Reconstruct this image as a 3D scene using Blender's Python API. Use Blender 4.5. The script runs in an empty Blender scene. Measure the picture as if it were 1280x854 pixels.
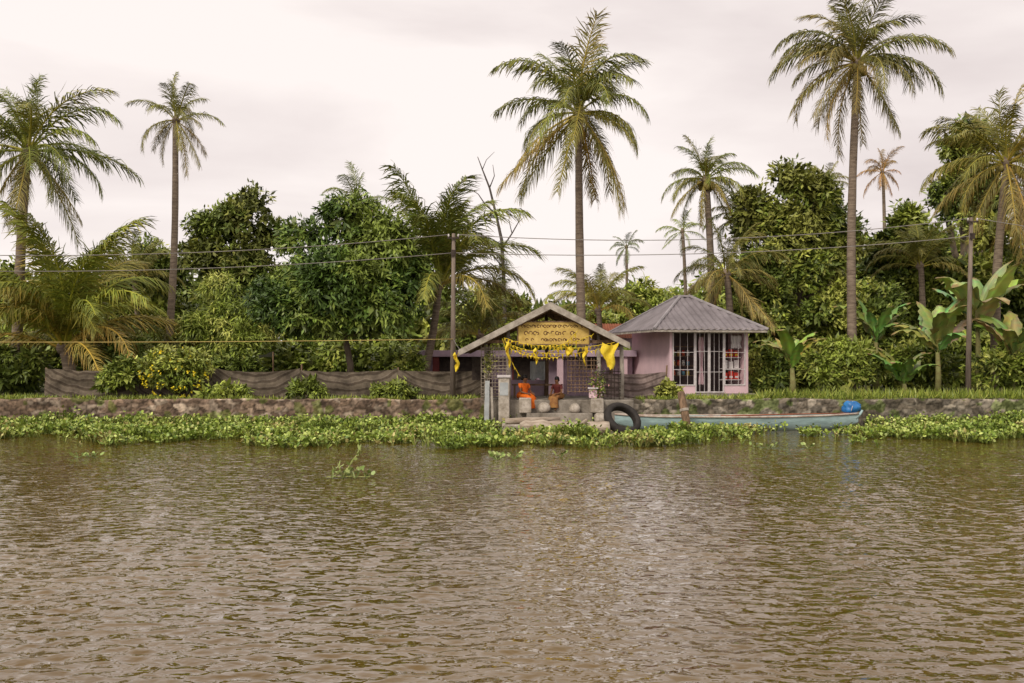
import bpy, math, random
import numpy as np
from mathutils import Vector, Matrix, kdtree, noise
random.seed(7); rng=np.random.default_rng(7)
S=bpy.context.scene; COL=S.collection
PI=math.pi; R=math.radians
F=1244.4; HZ=450.0; CH=2.15; GZ=0.82
def P(px,py,Y): return Vector(((px-640)/F*Y, Y, CH+(HZ-py)/F*Y))
def PX(px,Y): return (px-640)/F*Y
def PZ(py,Y): return CH+(HZ-py)/F*Y
# ---------------------------------------------------------------- helpers
def tag(o,label=None,cat=None,group=None,kind=None):
    if label: o['label']=label
    if cat: o['category']=cat
    if group: o['group']=group
    if kind: o['kind']=kind
    return o
def empty(name,loc,label,cat,group=None,rz=0):
    o=bpy.data.objects.new(name,None); COL.objects.link(o); o.location=loc; o.rotation_euler=(0,0,rz)
    o.empty_display_size=.2
    return tag(o,label,cat,group)
def link(name,me,m,parent=None,smooth=False):
    o=bpy.data.objects.new(name,me); COL.objects.link(o)
    if m and not me.materials: me.materials.append(m)
    if parent: o.parent=parent
    if smooth: me.polygons.foreach_set('use_smooth',[True]*len(me.polygons))
    return o
def np_mesh(name,V,Fq,C=None):
    V=np.asarray(V,dtype=np.float32); Fq=np.asarray(Fq,dtype=np.int32)
    me=bpy.data.meshes.new(name); n=len(Fq); k=Fq.shape[1]
    me.vertices.add(len(V)); me.vertices.foreach_set('co',V.ravel())
    me.loops.add(n*k); me.loops.foreach_set('vertex_index',Fq.ravel())
    me.polygons.add(n); me.polygons.foreach_set('loop_start',np.arange(n,dtype=np.int32)*k)
    if C is not None:
        a=me.color_attributes.new('Col','FLOAT_COLOR','POINT')
        c4=np.ones((len(V),4),dtype=np.float32); c4[:,:3]=C; a.data.foreach_set('color',c4.ravel())
    me.update(calc_edges=True); me.validate()
    return me
class MB:
    def __init__(s): s.v=[]; s.f=[]
    def add(s,vs,fs):
        b=len(s.v); s.v+= [tuple(v) for v in vs]; s.f+=[tuple(i+b for i in f) for f in fs]; return s
    def box(s,x0,x1,y0,y1,z0,z1,M=None):
        vs=[Vector((x,y,z)) for z in (z0,z1) for x,y in ((x0,y0),(x1,y0),(x1,y1),(x0,y1))]
        if M: vs=[M@v for v in vs]
        return s.add(vs,[(3,2,1,0),(4,5,6,7),(0,1,5,4),(1,2,6,5),(2,3,7,6),(3,0,4,7)])
    def beam(s,a,b,w,h,up=(0,0,1)):
        a=Vector(a); b=Vector(b); d=(b-a).normalized(); up=Vector(up)
        x=d.cross(up); 
        if x.length<1e-4: x=d.cross(Vector((1,0,0)))
        x.normalize(); y=x.cross(d)
        vs=[p+x*sx*w/2+y*sy*h/2 for p in (a,b) for sx,sy in ((-1,-1),(1,-1),(1,1),(-1,1))]
        return s.add(vs,[(3,2,1,0),(4,5,6,7),(0,1,5,4),(1,2,6,5),(2,3,7,6),(3,0,4,7)])
    def tube(s,pts,rad,n=8,cap=True):
        pts=[Vector(p) for p in pts]; 
        if not hasattr(rad,'__len__'): rad=[rad]*len(pts)
        rings=[]; ref=Vector((0.3,1,0.1)).normalized()
        for i,p in enumerate(pts):
            d=(pts[min(i+1,len(pts)-1)]-pts[max(i-1,0)]).normalized()
            x=d.cross(ref); 
            if x.length<.05: x=d.cross(Vector((1,0,0)))
            x.normalize(); y=d.cross(x)
            rings.append([p+(x*math.cos(2*PI*k/n)+y*math.sin(2*PI*k/n))*rad[i] for k in range(n)])
        vs=[v for r in rings for v in r]; fs=[]
        for i in range(len(rings)-1):
            for k in range(n): fs.append((i*n+k,i*n+(k+1)%n,(i+1)*n+(k+1)%n,(i+1)*n+k))
        if cap: fs.append(tuple(range(n-1,-1,-1))); fs.append(tuple((len(rings)-1)*n+k for k in range(n)))
        return s.add(vs,fs)
    def ball(s,c,rx,ry=None,rz=None,n=10,m=7):
        ry=ry or rx; rz=rz or rx; c=Vector(c); vs=[c+Vector((0,0,rz))]; fs=[]
        for i in range(1,m):
            t=PI*i/m
            for k in range(n): a=2*PI*k/n; vs.append(c+Vector((rx*math.sin(t)*math.cos(a),ry*math.sin(t)*math.sin(a),rz*math.cos(t))))
        vs.append(c-Vector((0,0,rz)))
        for k in range(n): fs.append((0,1+k,1+(k+1)%n))
        for i in range(m-2):
            for k in range(n): fs.append((1+i*n+k,1+(i+1)*n+k,1+(i+1)*n+(k+1)%n,1+i*n+(k+1)%n))
        e=len(vs)-1
        for k in range(n): fs.append((e,1+(m-2)*n+(k+1)%n,1+(m-2)*n+k))
        return s.add(vs,fs)
    def build(s,name,m,parent=None,smooth=False,bevel=0):
        me=bpy.data.meshes.new(name); me.from_pydata(s.v,[],s.f); me.update()
        o=link(name,me,m,parent,smooth)
        if bevel:
            b=o.modifiers.new('bev','BEVEL'); b.width=bevel; b.segments=2
        return o
# ---------------------------------------------------------------- materials
def mat(name,c1,c2=None,scale=4,rough=.8,bump=.2,detail=6,stretch=(1,1,1),spec=.3,metal=0,c3=None,bscale=None,ramp=(.35,.65)):
    m=bpy.data.materials.new(name); m.use_nodes=True; nt=m.node_tree; b=nt.nodes['Principled BSDF']
    b.inputs['Roughness'].default_value=rough; b.inputs['Specular IOR Level'].default_value=spec; b.inputs['Metallic'].default_value=metal
    tc=nt.nodes.new('ShaderNodeTexCoord'); mp=nt.nodes.new('ShaderNodeMapping'); mp.inputs['Scale'].default_value=stretch
    nt.links.new(tc.outputs['Object'],mp.inputs[0])
    n=nt.nodes.new('ShaderNodeTexNoise'); n.inputs['Scale'].default_value=scale; n.inputs['Detail'].default_value=detail; n.inputs['Roughness'].default_value=.65
    nt.links.new(mp.outputs[0],n.inputs['Vector'])
    r=nt.nodes.new('ShaderNodeValToRGB'); c2=c2 or tuple(x*.7 for x in c1)
    r.color_ramp.elements[0].position=ramp[0]; r.color_ramp.elements[0].color=(*c2,1); r.color_ramp.elements[1].position=ramp[1]; r.color_ramp.elements[1].color=(*c1,1)
    if c3:
        e=r.color_ramp.elements.new(.8); e.color=(*c3,1)
    nt.links.new(n.outputs[0],r.inputs[0]); nt.links.new(r.outputs[0],b.inputs['Base Color'])
    if bump:
        n2=nt.nodes.new('ShaderNodeTexNoise'); n2.inputs['Scale'].default_value=bscale or scale*4; n2.inputs['Detail'].default_value=5
        nt.links.new(mp.outputs[0],n2.inputs['Vector'])
        bp=nt.nodes.new('ShaderNodeBump'); bp.inputs['Strength'].default_value=bump; bp.inputs['Distance'].default_value=.03
        nt.links.new(n2.outputs[0],bp.inputs['Height']); nt.links.new(bp.outputs[0],b.inputs['Normal'])
    return m
def attr_mat(name,objcol=False,rough=.5,spec=.3,noise_scale=None,bump=0):
    m=bpy.data.materials.new(name); m.use_nodes=True; nt=m.node_tree; b=nt.nodes['Principled BSDF']
    a=nt.nodes.new('ShaderNodeAttribute'); a.attribute_name='Col'; src=a.outputs['Color']
    if objcol:
        oi=nt.nodes.new('ShaderNodeObjectInfo'); mx=nt.nodes.new('ShaderNodeMix'); mx.data_type='RGBA'; mx.blend_type='MULTIPLY'; mx.inputs[0].default_value=1
        nt.links.new(src,mx.inputs[6]); nt.links.new(oi.outputs['Color'],mx.inputs[7]); src=mx.outputs[2]
    if noise_scale:
        tc=nt.nodes.new('ShaderNodeTexCoord'); n=nt.nodes.new('ShaderNodeTexNoise'); n.inputs['Scale'].default_value=noise_scale; n.inputs['Detail'].default_value=6
        nt.links.new(tc.outputs['Object'],n.inputs['Vector'])
        rr=nt.nodes.new('ShaderNodeMapRange'); rr.inputs[1].default_value=.3; rr.inputs[2].default_value=.7; rr.inputs[3].default_value=.5; rr.inputs[4].default_value=1.35
        nt.links.new(n.outputs[0],rr.inputs[0])
        vm=nt.nodes.new('ShaderNodeVectorMath'); vm.operation='SCALE'; nt.links.new(src,vm.inputs[0]); nt.links.new(rr.outputs[0],vm.inputs['Scale']); src=vm.outputs[0]
        if bump:
            bp=nt.nodes.new('ShaderNodeBump'); bp.inputs['Strength'].default_value=bump; bp.inputs['Distance'].default_value=.02
            nt.links.new(n.outputs[0],bp.inputs['Height']); nt.links.new(bp.outputs[0],b.inputs['Normal'])
    nt.links.new(src,b.inputs['Base Color']); b.inputs['Roughness'].default_value=rough; b.inputs['Specular IOR Level'].default_value=spec
    return m
M={}
M['leaf']=attr_mat('leaf',spec=.35,rough=.45); M['frond']=attr_mat('frond',True,rough=.5,spec=.3); M['stone']=attr_mat('stone',rough=.9,spec=.15,noise_scale=9,bump=.5)
M['bark']=mat('bark',(.22,.17,.12),(.09,.07,.05),5,.9,.6,stretch=(1,1,.4))
M['palm_bark']=mat('palm_bark',(.30,.235,.175),(.13,.095,.07),3,.9,.7,stretch=(.7,.7,5))
M['dead']=mat('dead_wood',(.14,.12,.10),(.06,.05,.045),5)
M['lilac']=mat('lilac_paint',(.78,.56,.60),(.66,.47,.51),1.3,.85,.03)
M['lilac2']=mat('pale_lilac_plaster',(.52,.38,.46),(.32,.24,.29),1.2,.9,.1)
M['tin']=mat('grey_roof',(.27,.24,.25),(.155,.135,.14),1.5,.6,.1,spec=.3,ramp=(.3,.7))
M['tin_edge']=mat('roof_cap',(.36,.33,.335),(.24,.22,.225),3,.5,.05)
M['sheet']=mat('old_sheet',(.34,.30,.24),(.16,.13,.10),2,.85,.2)
M['board']=mat('weathered_board',(.50,.45,.38),(.26,.22,.18),4,.85,.3,stretch=(1,1,1))
M['white']=mat('white_paint',(.72,.67,.66),(.52,.47,.47),5,.6,.05)
M['inner']=mat('inner_wall',(.16,.12,.12),(.08,.06,.06),2,.9,.05)
M['concrete']=mat('old_concrete',(.36,.32,.27),(.13,.11,.085),2.2,.95,.5)
M['palecon']=mat('pale_concrete',(.56,.50,.43),(.25,.21,.16),4,.95,.5)
M['dark']=mat('dark_wood',(.07,.052,.04),(.03,.02,.017),6)
M['wood']=mat('brown_wood',(.28,.18,.11),(.10,.065,.04),5,.85,.4,stretch=(3,3,.5))
M['post']=mat('utility_wood',(.27,.215,.17),(.13,.10,.08),4,.9,.4,stretch=(3,3,.3))
M['yellow']=mat('yellow_cloth',(.86,.68,.06),(.66,.46,.02),5,.8,.05)
M['signyel']=mat('sign_yellow',(.70,.50,.15),(.48,.32,.08),5,.7,.03)
M['signred']=mat('sign_ink',(.10,.03,.02),(.07,.02,.015),8,.7,0)
M['boat']=mat('boat_blue',(.42,.58,.58),(.26,.36,.36),2.5,.6,.15,stretch=(.5,3,3))
M['boatrim']=mat('boat_rim',(.58,.52,.45),(.30,.2,.15),4,.7,.1)
M['blue']=mat('blue_plastic',(.03,.22,.55),(.02,.13,.36),4,.4,.05,spec=.5)
M['rubber']=mat('rubber',(.04,.034,.03),(.02,.017,.015),6,.75,.2)
M['wire']=mat('cable',(.30,.275,.25),(.2,.18,.16),6,.6,0)
M['ywire']=mat('yellow_cable',(.6,.46,.16),(.45,.33,.10),6,.6,0)
M['red']=mat('red_cloth',(.60,.05,.035),(.40,.03,.02),6,.8,.1)
M['orange']=mat('orange_cloth',(.85,.20,.015),(.6,.10,.01),9,.8,.1)
M['maroon']=mat('maroon_paint',(.16,.035,.03),(.1,.02,.02),5,.8,.1)
M['ochre']=mat('ochre_cloth',(.34,.17,.05),(.18,.07,.03),6,.8,.1)
M['skin']=mat('skin',(.22,.10,.05),(.17,.08,.04),6,.5,.02)
M['hair']=mat('black_hair',(.012,.009,.008),(.006,.005,.005),30,.45,.2)
M['tile']=mat('red_tile',(.34,.12,.06),(.18,.06,.035),4,.85,.3)
M['ground']=mat('earth',(.14,.12,.06),(.065,.08,.03),.8,.95,.6,c3=(.2,.15,.08))
M['tarp']=mat('pale_tarp',(.5,.52,.52),(.3,.32,.33),3,.7,.1)
M['log']=mat('bleached_log',(.54,.46,.37),(.24,.18,.13),3,.9,.6,stretch=(.4,2,2))
M['net']=mat('grey_net',(.34,.29,.23),(.2,.16,.12),3,.9,.2)
def fence_mat(name,k,lil=0):
    m=bpy.data.materials.new(name); m.use_nodes=True; nt=m.node_tree; b=nt.nodes['Principled BSDF']; b.inputs['Roughness'].default_value=.85; b.inputs['Specular IOR Level'].default_value=.15
    a=nt.nodes.new('ShaderNodeAttribute'); a.attribute_name='Col'
    sp=nt.nodes.new('ShaderNodeSeparateColor'); nt.links.new(a.outputs['Color'],sp.inputs[0])
    tc=nt.nodes.new('ShaderNodeTexCoord'); n=nt.nodes.new('ShaderNodeTexNoise'); n.inputs['Scale'].default_value=2.2; n.inputs['Detail'].default_value=6; nt.links.new(tc.outputs['Object'],n.inputs[0])
    ma=nt.nodes.new('ShaderNodeMath'); ma.operation='MULTIPLY_ADD'; nt.links.new(n.outputs[0],ma.inputs[0]); ma.inputs[1].default_value=.2; nt.links.new(sp.outputs[0],ma.inputs[2])
    mu=nt.nodes.new('ShaderNodeMath'); mu.operation='MULTIPLY'; mu.inputs[1].default_value=3.9; nt.links.new(ma.outputs[0],mu.inputs[0])
    fr=nt.nodes.new('ShaderNodeMath'); fr.operation='FRACT'; nt.links.new(mu.outputs[0],fr.inputs[0])
    r=nt.nodes.new('ShaderNodeValToRGB'); r.color_ramp.interpolation='LINEAR'
    g=lambda c:(c[0]*k,c[1]*k*(1-.05*lil),c[2]*k*(1+.15*lil),1)
    e=r.color_ramp.elements; e[0].position=0; e[0].color=g((.17,.135,.10)); e[1].position=.4; e[1].color=g((.185,.15,.11))
    for p,c in ((.52,(.095,.072,.052)),(.78,(.105,.08,.058)),(.86,(.23,.19,.145)),(.94,(.17,.135,.10))):
        q=e.new(p); q.color=g(c)
    nt.links.new(fr.outputs[0],r.inputs[0])
    n2=nt.nodes.new('ShaderNodeTexNoise'); n2.inputs['Scale'].default_value=2; n2.inputs['Detail'].default_value=8; n2.inputs['Roughness'].default_value=.7; nt.links.new(tc.outputs['Object'],n2.inputs[0])
    rr=nt.nodes.new('ShaderNodeMapRange'); rr.inputs[1].default_value=.3; rr.inputs[2].default_value=.7; rr.inputs[3].default_value=.3; rr.inputs[4].default_value=1.5; nt.links.new(n2.outputs[0],rr.inputs[0])
    vm=nt.nodes.new('ShaderNodeVectorMath'); vm.operation='SCALE'; nt.links.new(r.outputs[0],vm.inputs[0]); nt.links.new(rr.outputs[0],vm.inputs['Scale'])
    nt.links.new(vm.outputs[0],b.inputs['Base Color']); return m
M['cloth']=fence_mat('shade_cloth',.9); M['cloth2']=fence_mat('pale_shade_cloth',1.6,1)
def water_mat():
    m=bpy.data.materials.new('river_water'); m.use_nodes=True; nt=m.node_tree; b=nt.nodes['Principled BSDF']
    b.inputs['Roughness'].default_value=.04; b.inputs['IOR'].default_value=1.45
    b.inputs['Coat Weight'].default_value=.75; b.inputs['Coat Roughness'].default_value=.04; b.inputs['Coat IOR'].default_value=1.4
    tc=nt.nodes.new('ShaderNodeTexCoord'); n=nt.nodes.new('ShaderNodeTexNoise'); n.inputs['Scale'].default_value=.25; nt.links.new(tc.outputs['Object'],n.inputs[0])
    r=nt.nodes.new('ShaderNodeValToRGB'); r.color_ramp.elements[0].position=.3; r.color_ramp.elements[0].color=(.098,.055,.006,1); r.color_ramp.elements[1].position=.7; r.color_ramp.elements[1].color=(.128,.075,.010,1)
    nt.links.new(n.outputs[0],r.inputs[0]); nt.links.new(r.outputs[0],b.inputs['Base Color'])
    prev=None
    for scl,dist,st in ((6.2,.036,(.7,1,1)),(14,.010,(.75,1,1))):
        mp=nt.nodes.new('ShaderNodeMapping'); mp.inputs['Scale'].default_value=st; mp.inputs['Rotation'].default_value=(0,0,.12); nt.links.new(tc.outputs['Object'],mp.inputs[0])
        n2=nt.nodes.new('ShaderNodeTexNoise'); n2.inputs['Scale'].default_value=scl; n2.inputs['Detail'].default_value=1.0; n2.inputs['Distortion'].default_value=.3; nt.links.new(mp.outputs[0],n2.inputs[0])
        bp=nt.nodes.new('ShaderNodeBump'); bp.inputs['Strength'].default_value=1; bp.inputs['Distance'].default_value=dist
        nt.links.new(n2.outputs[0],bp.inputs['Height'])
        if prev: nt.links.new(prev.outputs[0],bp.inputs['Normal'])
        prev=bp
    nt.links.new(prev.outputs[0],b.inputs['Normal']); nt.links.new(prev.outputs[0],b.inputs['Coat Normal']); return m
M['water']=water_mat()
# ---------------------------------------------------------------- world, sun, camera
W=bpy.data.worlds.new('World'); S.world=W; W.use_nodes=True; nt=W.node_tree; bg=nt.nodes['Background']; bg.inputs[1].default_value=.1
sky=nt.nodes.new('ShaderNodeTexSky'); sky.sky_type='NISHITA'; sky.sun_disc=False; sky.sun_elevation=R(42); sky.sun_rotation=R(212)
tc=nt.nodes.new('ShaderNodeTexCoord'); mp=nt.nodes.new('ShaderNodeMapping'); mp.inputs['Scale'].default_value=(1,1,3.2); mp.inputs['Location'].default_value=(.35,0,.55)
nt.links.new(tc.outputs['Generated'],mp.inputs[0])
n=nt.nodes.new('ShaderNodeTexNoise'); n.inputs['Scale'].default_value=1.9; n.inputs['Detail'].default_value=6; n.inputs['Roughness'].default_value=.5; n.inputs['Distortion'].default_value=.3
nt.links.new(mp.outputs[0],n.inputs[0])
cr=nt.nodes.new('ShaderNodeValToRGB'); e=cr.color_ramp.elements; e[0].position=.32; e[0].color=(.74,.655,.64,1); e[1].position=.52; e[1].color=(.97,.885,.85,1)
nt.links.new(n.outputs[0],cr.inputs[0])
vs=nt.nodes.new('ShaderNodeVectorMath'); vs.operation='SCALE'; vs.inputs['Scale'].default_value=10.8; nt.links.new(cr.outputs[0],vs.inputs[0])
mx=nt.nodes.new('ShaderNodeMix'); mx.data_type='RGBA'; mx.inputs[0].default_value=.97; nt.links.new(sky.outputs[0],mx.inputs[6]); nt.links.new(vs.outputs[0],mx.inputs[7]); nt.links.new(mx.outputs[2],bg.inputs[0])
sl=bpy.data.lights.new('sun','SUN'); sl.energy=2.1; sl.angle=R(12); sl.color=(1,.92,.80); so=bpy.data.objects.new('sun',sl); COL.objects.link(so)
sd=Vector((-.45,-.72,.77)).normalized(); so.rotation_euler=sd.to_track_quat('Z','Y').to_euler(); so.location=(-20,-20,40)
cam=bpy.data.cameras.new('camera'); cam.lens=35; cam.sensor_width=36; cam.clip_end=2000; cam.shift_y=(HZ-427)/1280
co=bpy.data.objects.new('camera',cam); COL.objects.link(co); co.location=(0,0,CH); co.rotation_euler=(PI/2,0,0); S.camera=co
S.view_settings.view_transform='Standard'; S.view_settings.look='None'; S.view_settings.exposure=0
# ---------------------------------------------------------------- water
def water():
    xs=np.arange(-21,21.001,.045); ext=[21+2*1.5**k for k in range(1,13)]
    xs=np.concatenate([-np.array(ext[::-1]),xs,np.array(ext)])
    ys=[3.5]; 
    while ys[-1]<33: ys.append(ys[-1]+max(.026,.0038*ys[-1]))
    ys=np.concatenate([[-300,-60,-15,-3,1],np.array(ys)])
    X,Y=np.meshgrid(xs,ys); Z=np.zeros_like(X)
    for i in range(60):
        lam=.14*(2.5**(rng.random()**1.1)) if i<57 else rng.uniform(.5,.9); k=2*PI/lam
        th=PI/2+rng.normal(0,.48)+.12; kx,ky=k*math.cos(th),k*math.sin(th)
        amp=(.025 if i<57 else .009)/k
        ph=kx*X+ky*Y+rng.random()*6.28
        damp=np.clip((lam/ np.maximum(.05,.0090*np.abs(Y))-1.0),0,1)
        Z+=amp*(np.sin(ph)+.25*np.cos(2*ph))*damp
    mod=1+.3*np.sin(.35*X+.5*np.sin(.3*Y))*np.sin(.45*Y+1+.4*np.sin(.5*X))
    fade=np.clip((21-np.abs(X))/2,0,1)*np.clip((Y-3.4)/.5,0,1)
    Z*=mod*fade
    V=np.stack([X,Y,Z],-1).reshape(-1,3); ny,nx=X.shape
    a=(np.arange(ny-1)[:,None]*nx+np.arange(nx-1)[None,:]).ravel()
    Fq=np.stack([a,a+1,a+nx+1,a+nx],-1)
    me=np_mesh('river',V,Fq); o=link('river_water',me,M['water'],smooth=True); tag(o,kind='structure')
water()
# ---------------------------------------------------------------- ground
g=MB(); g.add([(-400,32.3,GZ),(400,32.3,GZ),(400,600,GZ),(-400,600,GZ)],[(0,1,2,3)])
tag(g.build('ground',M['ground']),kind='structure')
# ---------------------------------------------------------------- stone walls
def stone_wall(x0,x1,pal,label,top=.88):
    step=.04; nx=int((x1-x0)/step); hv=top+.1; depth=.5; vv=np.arange(0,hv+depth,.045)
    nseed=int((x1-x0)*(hv+depth)*34)
    sd=[(random.uniform(x0,x1),random.uniform(0,hv+depth)) for _ in range(nseed)]
    kd=kdtree.KDTree(nseed)
    for i,(a,b) in enumerate(sd): kd.insert((a*.7,b*1.25,0),i)
    kd.balance(); cols=[random.choice(pal) for _ in sd]; br=[random.uniform(.55,1.25) for _ in sd]; bul=[random.uniform(.2,1.2) for _ in sd]
    V=[];C=[]
    for v in vv:
        for i in range(nx+1):
            x=x0+(x1-x0)*i/nx
            wx=x+.07*noise.noise((x*4,v*4,1)); wv=v+.07*noise.noise((x*4,v*4,7))
            r=kd.find_n((wx*.7,wv*1.25,0),2); e=min(1,(r[1][2]-r[0][2])/.045); j=r[0][1]
            d=.035*bul[j]*e**.4+.03*noise.noise((x*1.2,v*2,3))+.012*noise.noise((x*9,v*9,3))
            c=[q*br[j]*(.45+.55*e) for q in cols[j]]
            mo=noise.noise((x*.7,v*2,9))*.5+.5*noise.noise((x*3,v*3,2))
            if mo>.12: c=[c[0]*.65+.015,c[1]*.8+.03,c[2]*.5]
            st=1+.4*noise.noise((x*1.5,v*.6,12)); c=[q*st for q in c]
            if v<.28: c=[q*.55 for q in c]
            sag=.06*noise.noise((x*.5,0,5))+.03*noise.noise((x*2.5,0,5))
            if v<=hv: V.append((x,32-d,v-.1+sag*(v/hv)))
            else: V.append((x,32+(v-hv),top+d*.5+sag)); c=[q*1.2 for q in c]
            C.append(c)
    nr=len(vv); n1=nx+1
    a=(np.arange(nr-1)[:,None]*n1+np.arange(nx)[None,:]).ravel(); Fq=np.stack([a,a+1,a+n1+1,a+n1],-1)
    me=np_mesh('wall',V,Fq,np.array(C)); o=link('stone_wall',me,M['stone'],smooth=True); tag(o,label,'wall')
stone_wall(-30,-.86,[(.26,.18,.125),(.33,.24,.175),(.18,.125,.09),(.42,.33,.25)],'brownish rubble stone bank wall running left from the shelter')
stone_wall(3.8,30,[(.30,.26,.205),(.24,.20,.15),(.40,.345,.27),(.16,.135,.10)],'greyish rubble stone bank wall behind the blue canoe')
# ---------------------------------------------------------------- leaves
def norm(a): return a/np.maximum(1e-6,np.linalg.norm(a,axis=-1,keepdims=True))
def leaf_arrays(c,d,nrm,L,Wd,col,hexa=False):
    d=norm(d); s=norm(np.cross(d,nrm)); nn=norm(np.cross(s,d)); L=L[:,None]; Wd=Wd[:,None]
    if hexa: prof=[(0,.0,0),(.25,.46,.03),(.75,.42,.03),(1,0,-.05),(.75,-.42,.03),(.25,-.46,.03)]
    else: prof=[(0,0,0),(.45,.5,-.06),(1,0,-.12),(.45,-.5,-.06)]
    V=np.stack([c+d*L*a+s*Wd*b+nn*L*h for a,b,h in prof],1); k=len(prof)
    N=len(c); Fq=np.arange(N*k).reshape(N,k); C=np.repeat(col,k,axis=0)
    return V.reshape(-1,3),Fq,C
def crown_mesh(lobes,ncl,per,L,Wd,cols,droop=.35,spread=.8,inner=.3,jit=.25,base=None):
    lob=np.array([l[:6] for l in lobes],dtype=float); wt=(lob[:,3]*lob[:,4]+lob[:,4]*lob[:,5]+lob[:,3]*lob[:,5]); wt/=wt.sum()
    li=rng.choice(len(lob),ncl,p=wt); u=norm(rng.normal(size=(ncl,3))); u[:,2]=np.where(u[:,2]<-.5,-u[:,2]*.6,u[:,2])
    u[:,1]=np.where(u[:,1]>.4,-u[:,1],u[:,1]); u=norm(u)
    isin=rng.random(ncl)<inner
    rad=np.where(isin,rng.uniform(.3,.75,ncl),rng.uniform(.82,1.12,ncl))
    cc=lob[li,:3]+u*lob[li,3:6]*rad[:,None]
    bump=np.array([noise.noise(Vector(p)*.9) for p in cc]); cc+=u*bump[:,None]*jit*lob[li,3:6]
    cols=np.array(cols)
    cn=np.array([noise.noise(Vector(p)*.55+Vector((9,2,4))) for p in cc])
    ci=np.clip(((cn*1.3+.55)+rng.normal(0,.27,ncl))*len(cols),0,len(cols)-1).astype(int)
    clc=cols[ci]*rng.uniform(.7,1.4,(ncl,1))*np.where(isin,.62,1)[:,None]  # inner clusters coloured darker: shade inside the crown painted into the leaves
    idx=np.repeat(np.arange(ncl),per); N=len(idx)
    o=u[idx]; dd=o*.7+rng.normal(size=(N,3))*spread; dd[:,2]-=droop
    c=cc[idx]+rng.normal(size=(N,3))*L*.35
    nn=rng.normal(size=(N,3))*.5+o*.5+np.array([0,-.15,.8])
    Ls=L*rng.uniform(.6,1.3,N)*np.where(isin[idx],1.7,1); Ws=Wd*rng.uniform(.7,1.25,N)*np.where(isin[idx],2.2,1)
    V,Fq,C=leaf_arrays(c,dd,nn,Ls,Ws,clc[idx]*rng.uniform(.75,1.25,(N,1)))
    if base is not None: V=V-np.array(base)
    return np_mesh('crown',V,Fq,C)
def tree(name,x0,x1,y0,y1,Y,cols,label,cat='tree',ncl=700,per=12,L=.26,Wd=.1,nl=12,droop=.35,spread=.8,trunk=True,group=None,dy=.7,inner=.3,tpx=None,jit=.26):
    cx=PX((x0+x1)/2,Y); hw=(x1-x0)/2/F*Y; zt=PZ(y0,Y); zb=max(GZ+.05,PZ(y1,Y)); cz=(zt+zb)/2; hh=(zt-zb)/2
    bx=PX(tpx,Y) if tpx else cx
    t=empty(name,(bx,Y,GZ),label,cat,group); base=(bx,Y,GZ)
    lobes=[(cx,Y,cz-.08*hh,hw*.68,hw*.68*dy,hh*.70)]
    for i in range(nl):
        a=2*PI*i/nl*2.4+random.uniform(-.3,.3); zz=random.uniform(-.75,.8); rr=math.sqrt(max(0,1-zz*zz))
        s=random.uniform(.24,.42)
        lobes.append((cx+math.cos(a)*rr*hw*(1-s*.8),Y+math.sin(a)*rr*hw*dy*(1-s),cz+zz*hh*(1-s*.7),hw*s,hw*s*dy,min(hh,hw)*s*random.uniform(.7,1.1)))
    lobes.append((cx+random.uniform(-.25,.25)*hw,Y,zt-hh*.26,hw*.36,hw*.36*dy,hh*.27))
    if trunk:
        tb=MB(); h=cz-GZ; r=max(.07,h*.035)
        tb.tube([(0,0,-.1),(.05*h,0,h*.3),(cx-bx,0,h*.7),(cx-bx+.05,0,h)],[r*1.4,r,r*.8,r*.4],8)
        for l in lobes[1:9]:
            p=Vector((l[0]-bx,l[1]-Y,l[2]-GZ)); s=Vector((cx-bx,0,h*.6)); mid=(s+p)/2+Vector((0,0,-.1*h))
            tb.tube([s,mid,p],[r*.5,r*.33,r*.12],5)
        tb.build('trunk',M['bark'],t,True)
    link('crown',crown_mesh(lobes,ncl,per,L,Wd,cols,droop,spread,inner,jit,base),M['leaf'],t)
    return t
def sc(p,k): return [tuple(min(.8,c*k) for c in q) for q in p]
G_dark=sc([(.038,.055,.010),(.060,.082,.015),(.085,.108,.018),(.125,.140,.026)],2.25)
G_mid=sc([(.058,.078,.013),(.088,.112,.018),(.125,.148,.024),(.175,.185,.038)],2.2)
G_olive=sc([(.066,.076,.015),(.098,.108,.022),(.135,.142,.030),(.175,.168,.045)],1.95)
G_light=sc([(.11,.145,.02),(.17,.21,.032),(.225,.255,.05),(.28,.29,.065)],1.7)
G_mango=sc([(.032,.056,.010),(.050,.083,.014),(.076,.116,.018),(.12,.155,.028)],1.8)
def interp(k,x):
    for (a,ya),(b,yb) in zip(k,k[1:]):
        if a<=x<=b: return ya+(yb-ya)*(x-a)/(b-a)
    return k[0][1] if x<k[0][0] else k[-1][1]
def mass(name,label,prof,Y0,Y1,n,ncl,L,Wd,cols,skip=None,rw=(1.6,3),per=9,kind='woodland'):
    lobes=[]
    for i in range(n):
        y=random.uniform(Y0,Y1); px=-250+1780*(i+.5)/n+random.uniform(-8,8); x=PX(px,y)
        if skip and any(a<px<b for a,b in skip): continue
        zt=PZ(interp(prof,px)+random.uniform(-8,20),y); h=max(.6,zt-GZ); w=random.uniform(*rw)
        lobes.append((x,y,zt-h*.3,w,w*.6,h*.32)); lobes.append((x+random.uniform(-.8,.8),y-.3,GZ+h*.32,w*1.1,w*.6,h*.4))
    me=crown_mesh(lobes,ncl,per,L,Wd,cols,jit=.25); o=link(name,me,M['leaf']); tag(o,label,kind,kind='stuff')
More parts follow.
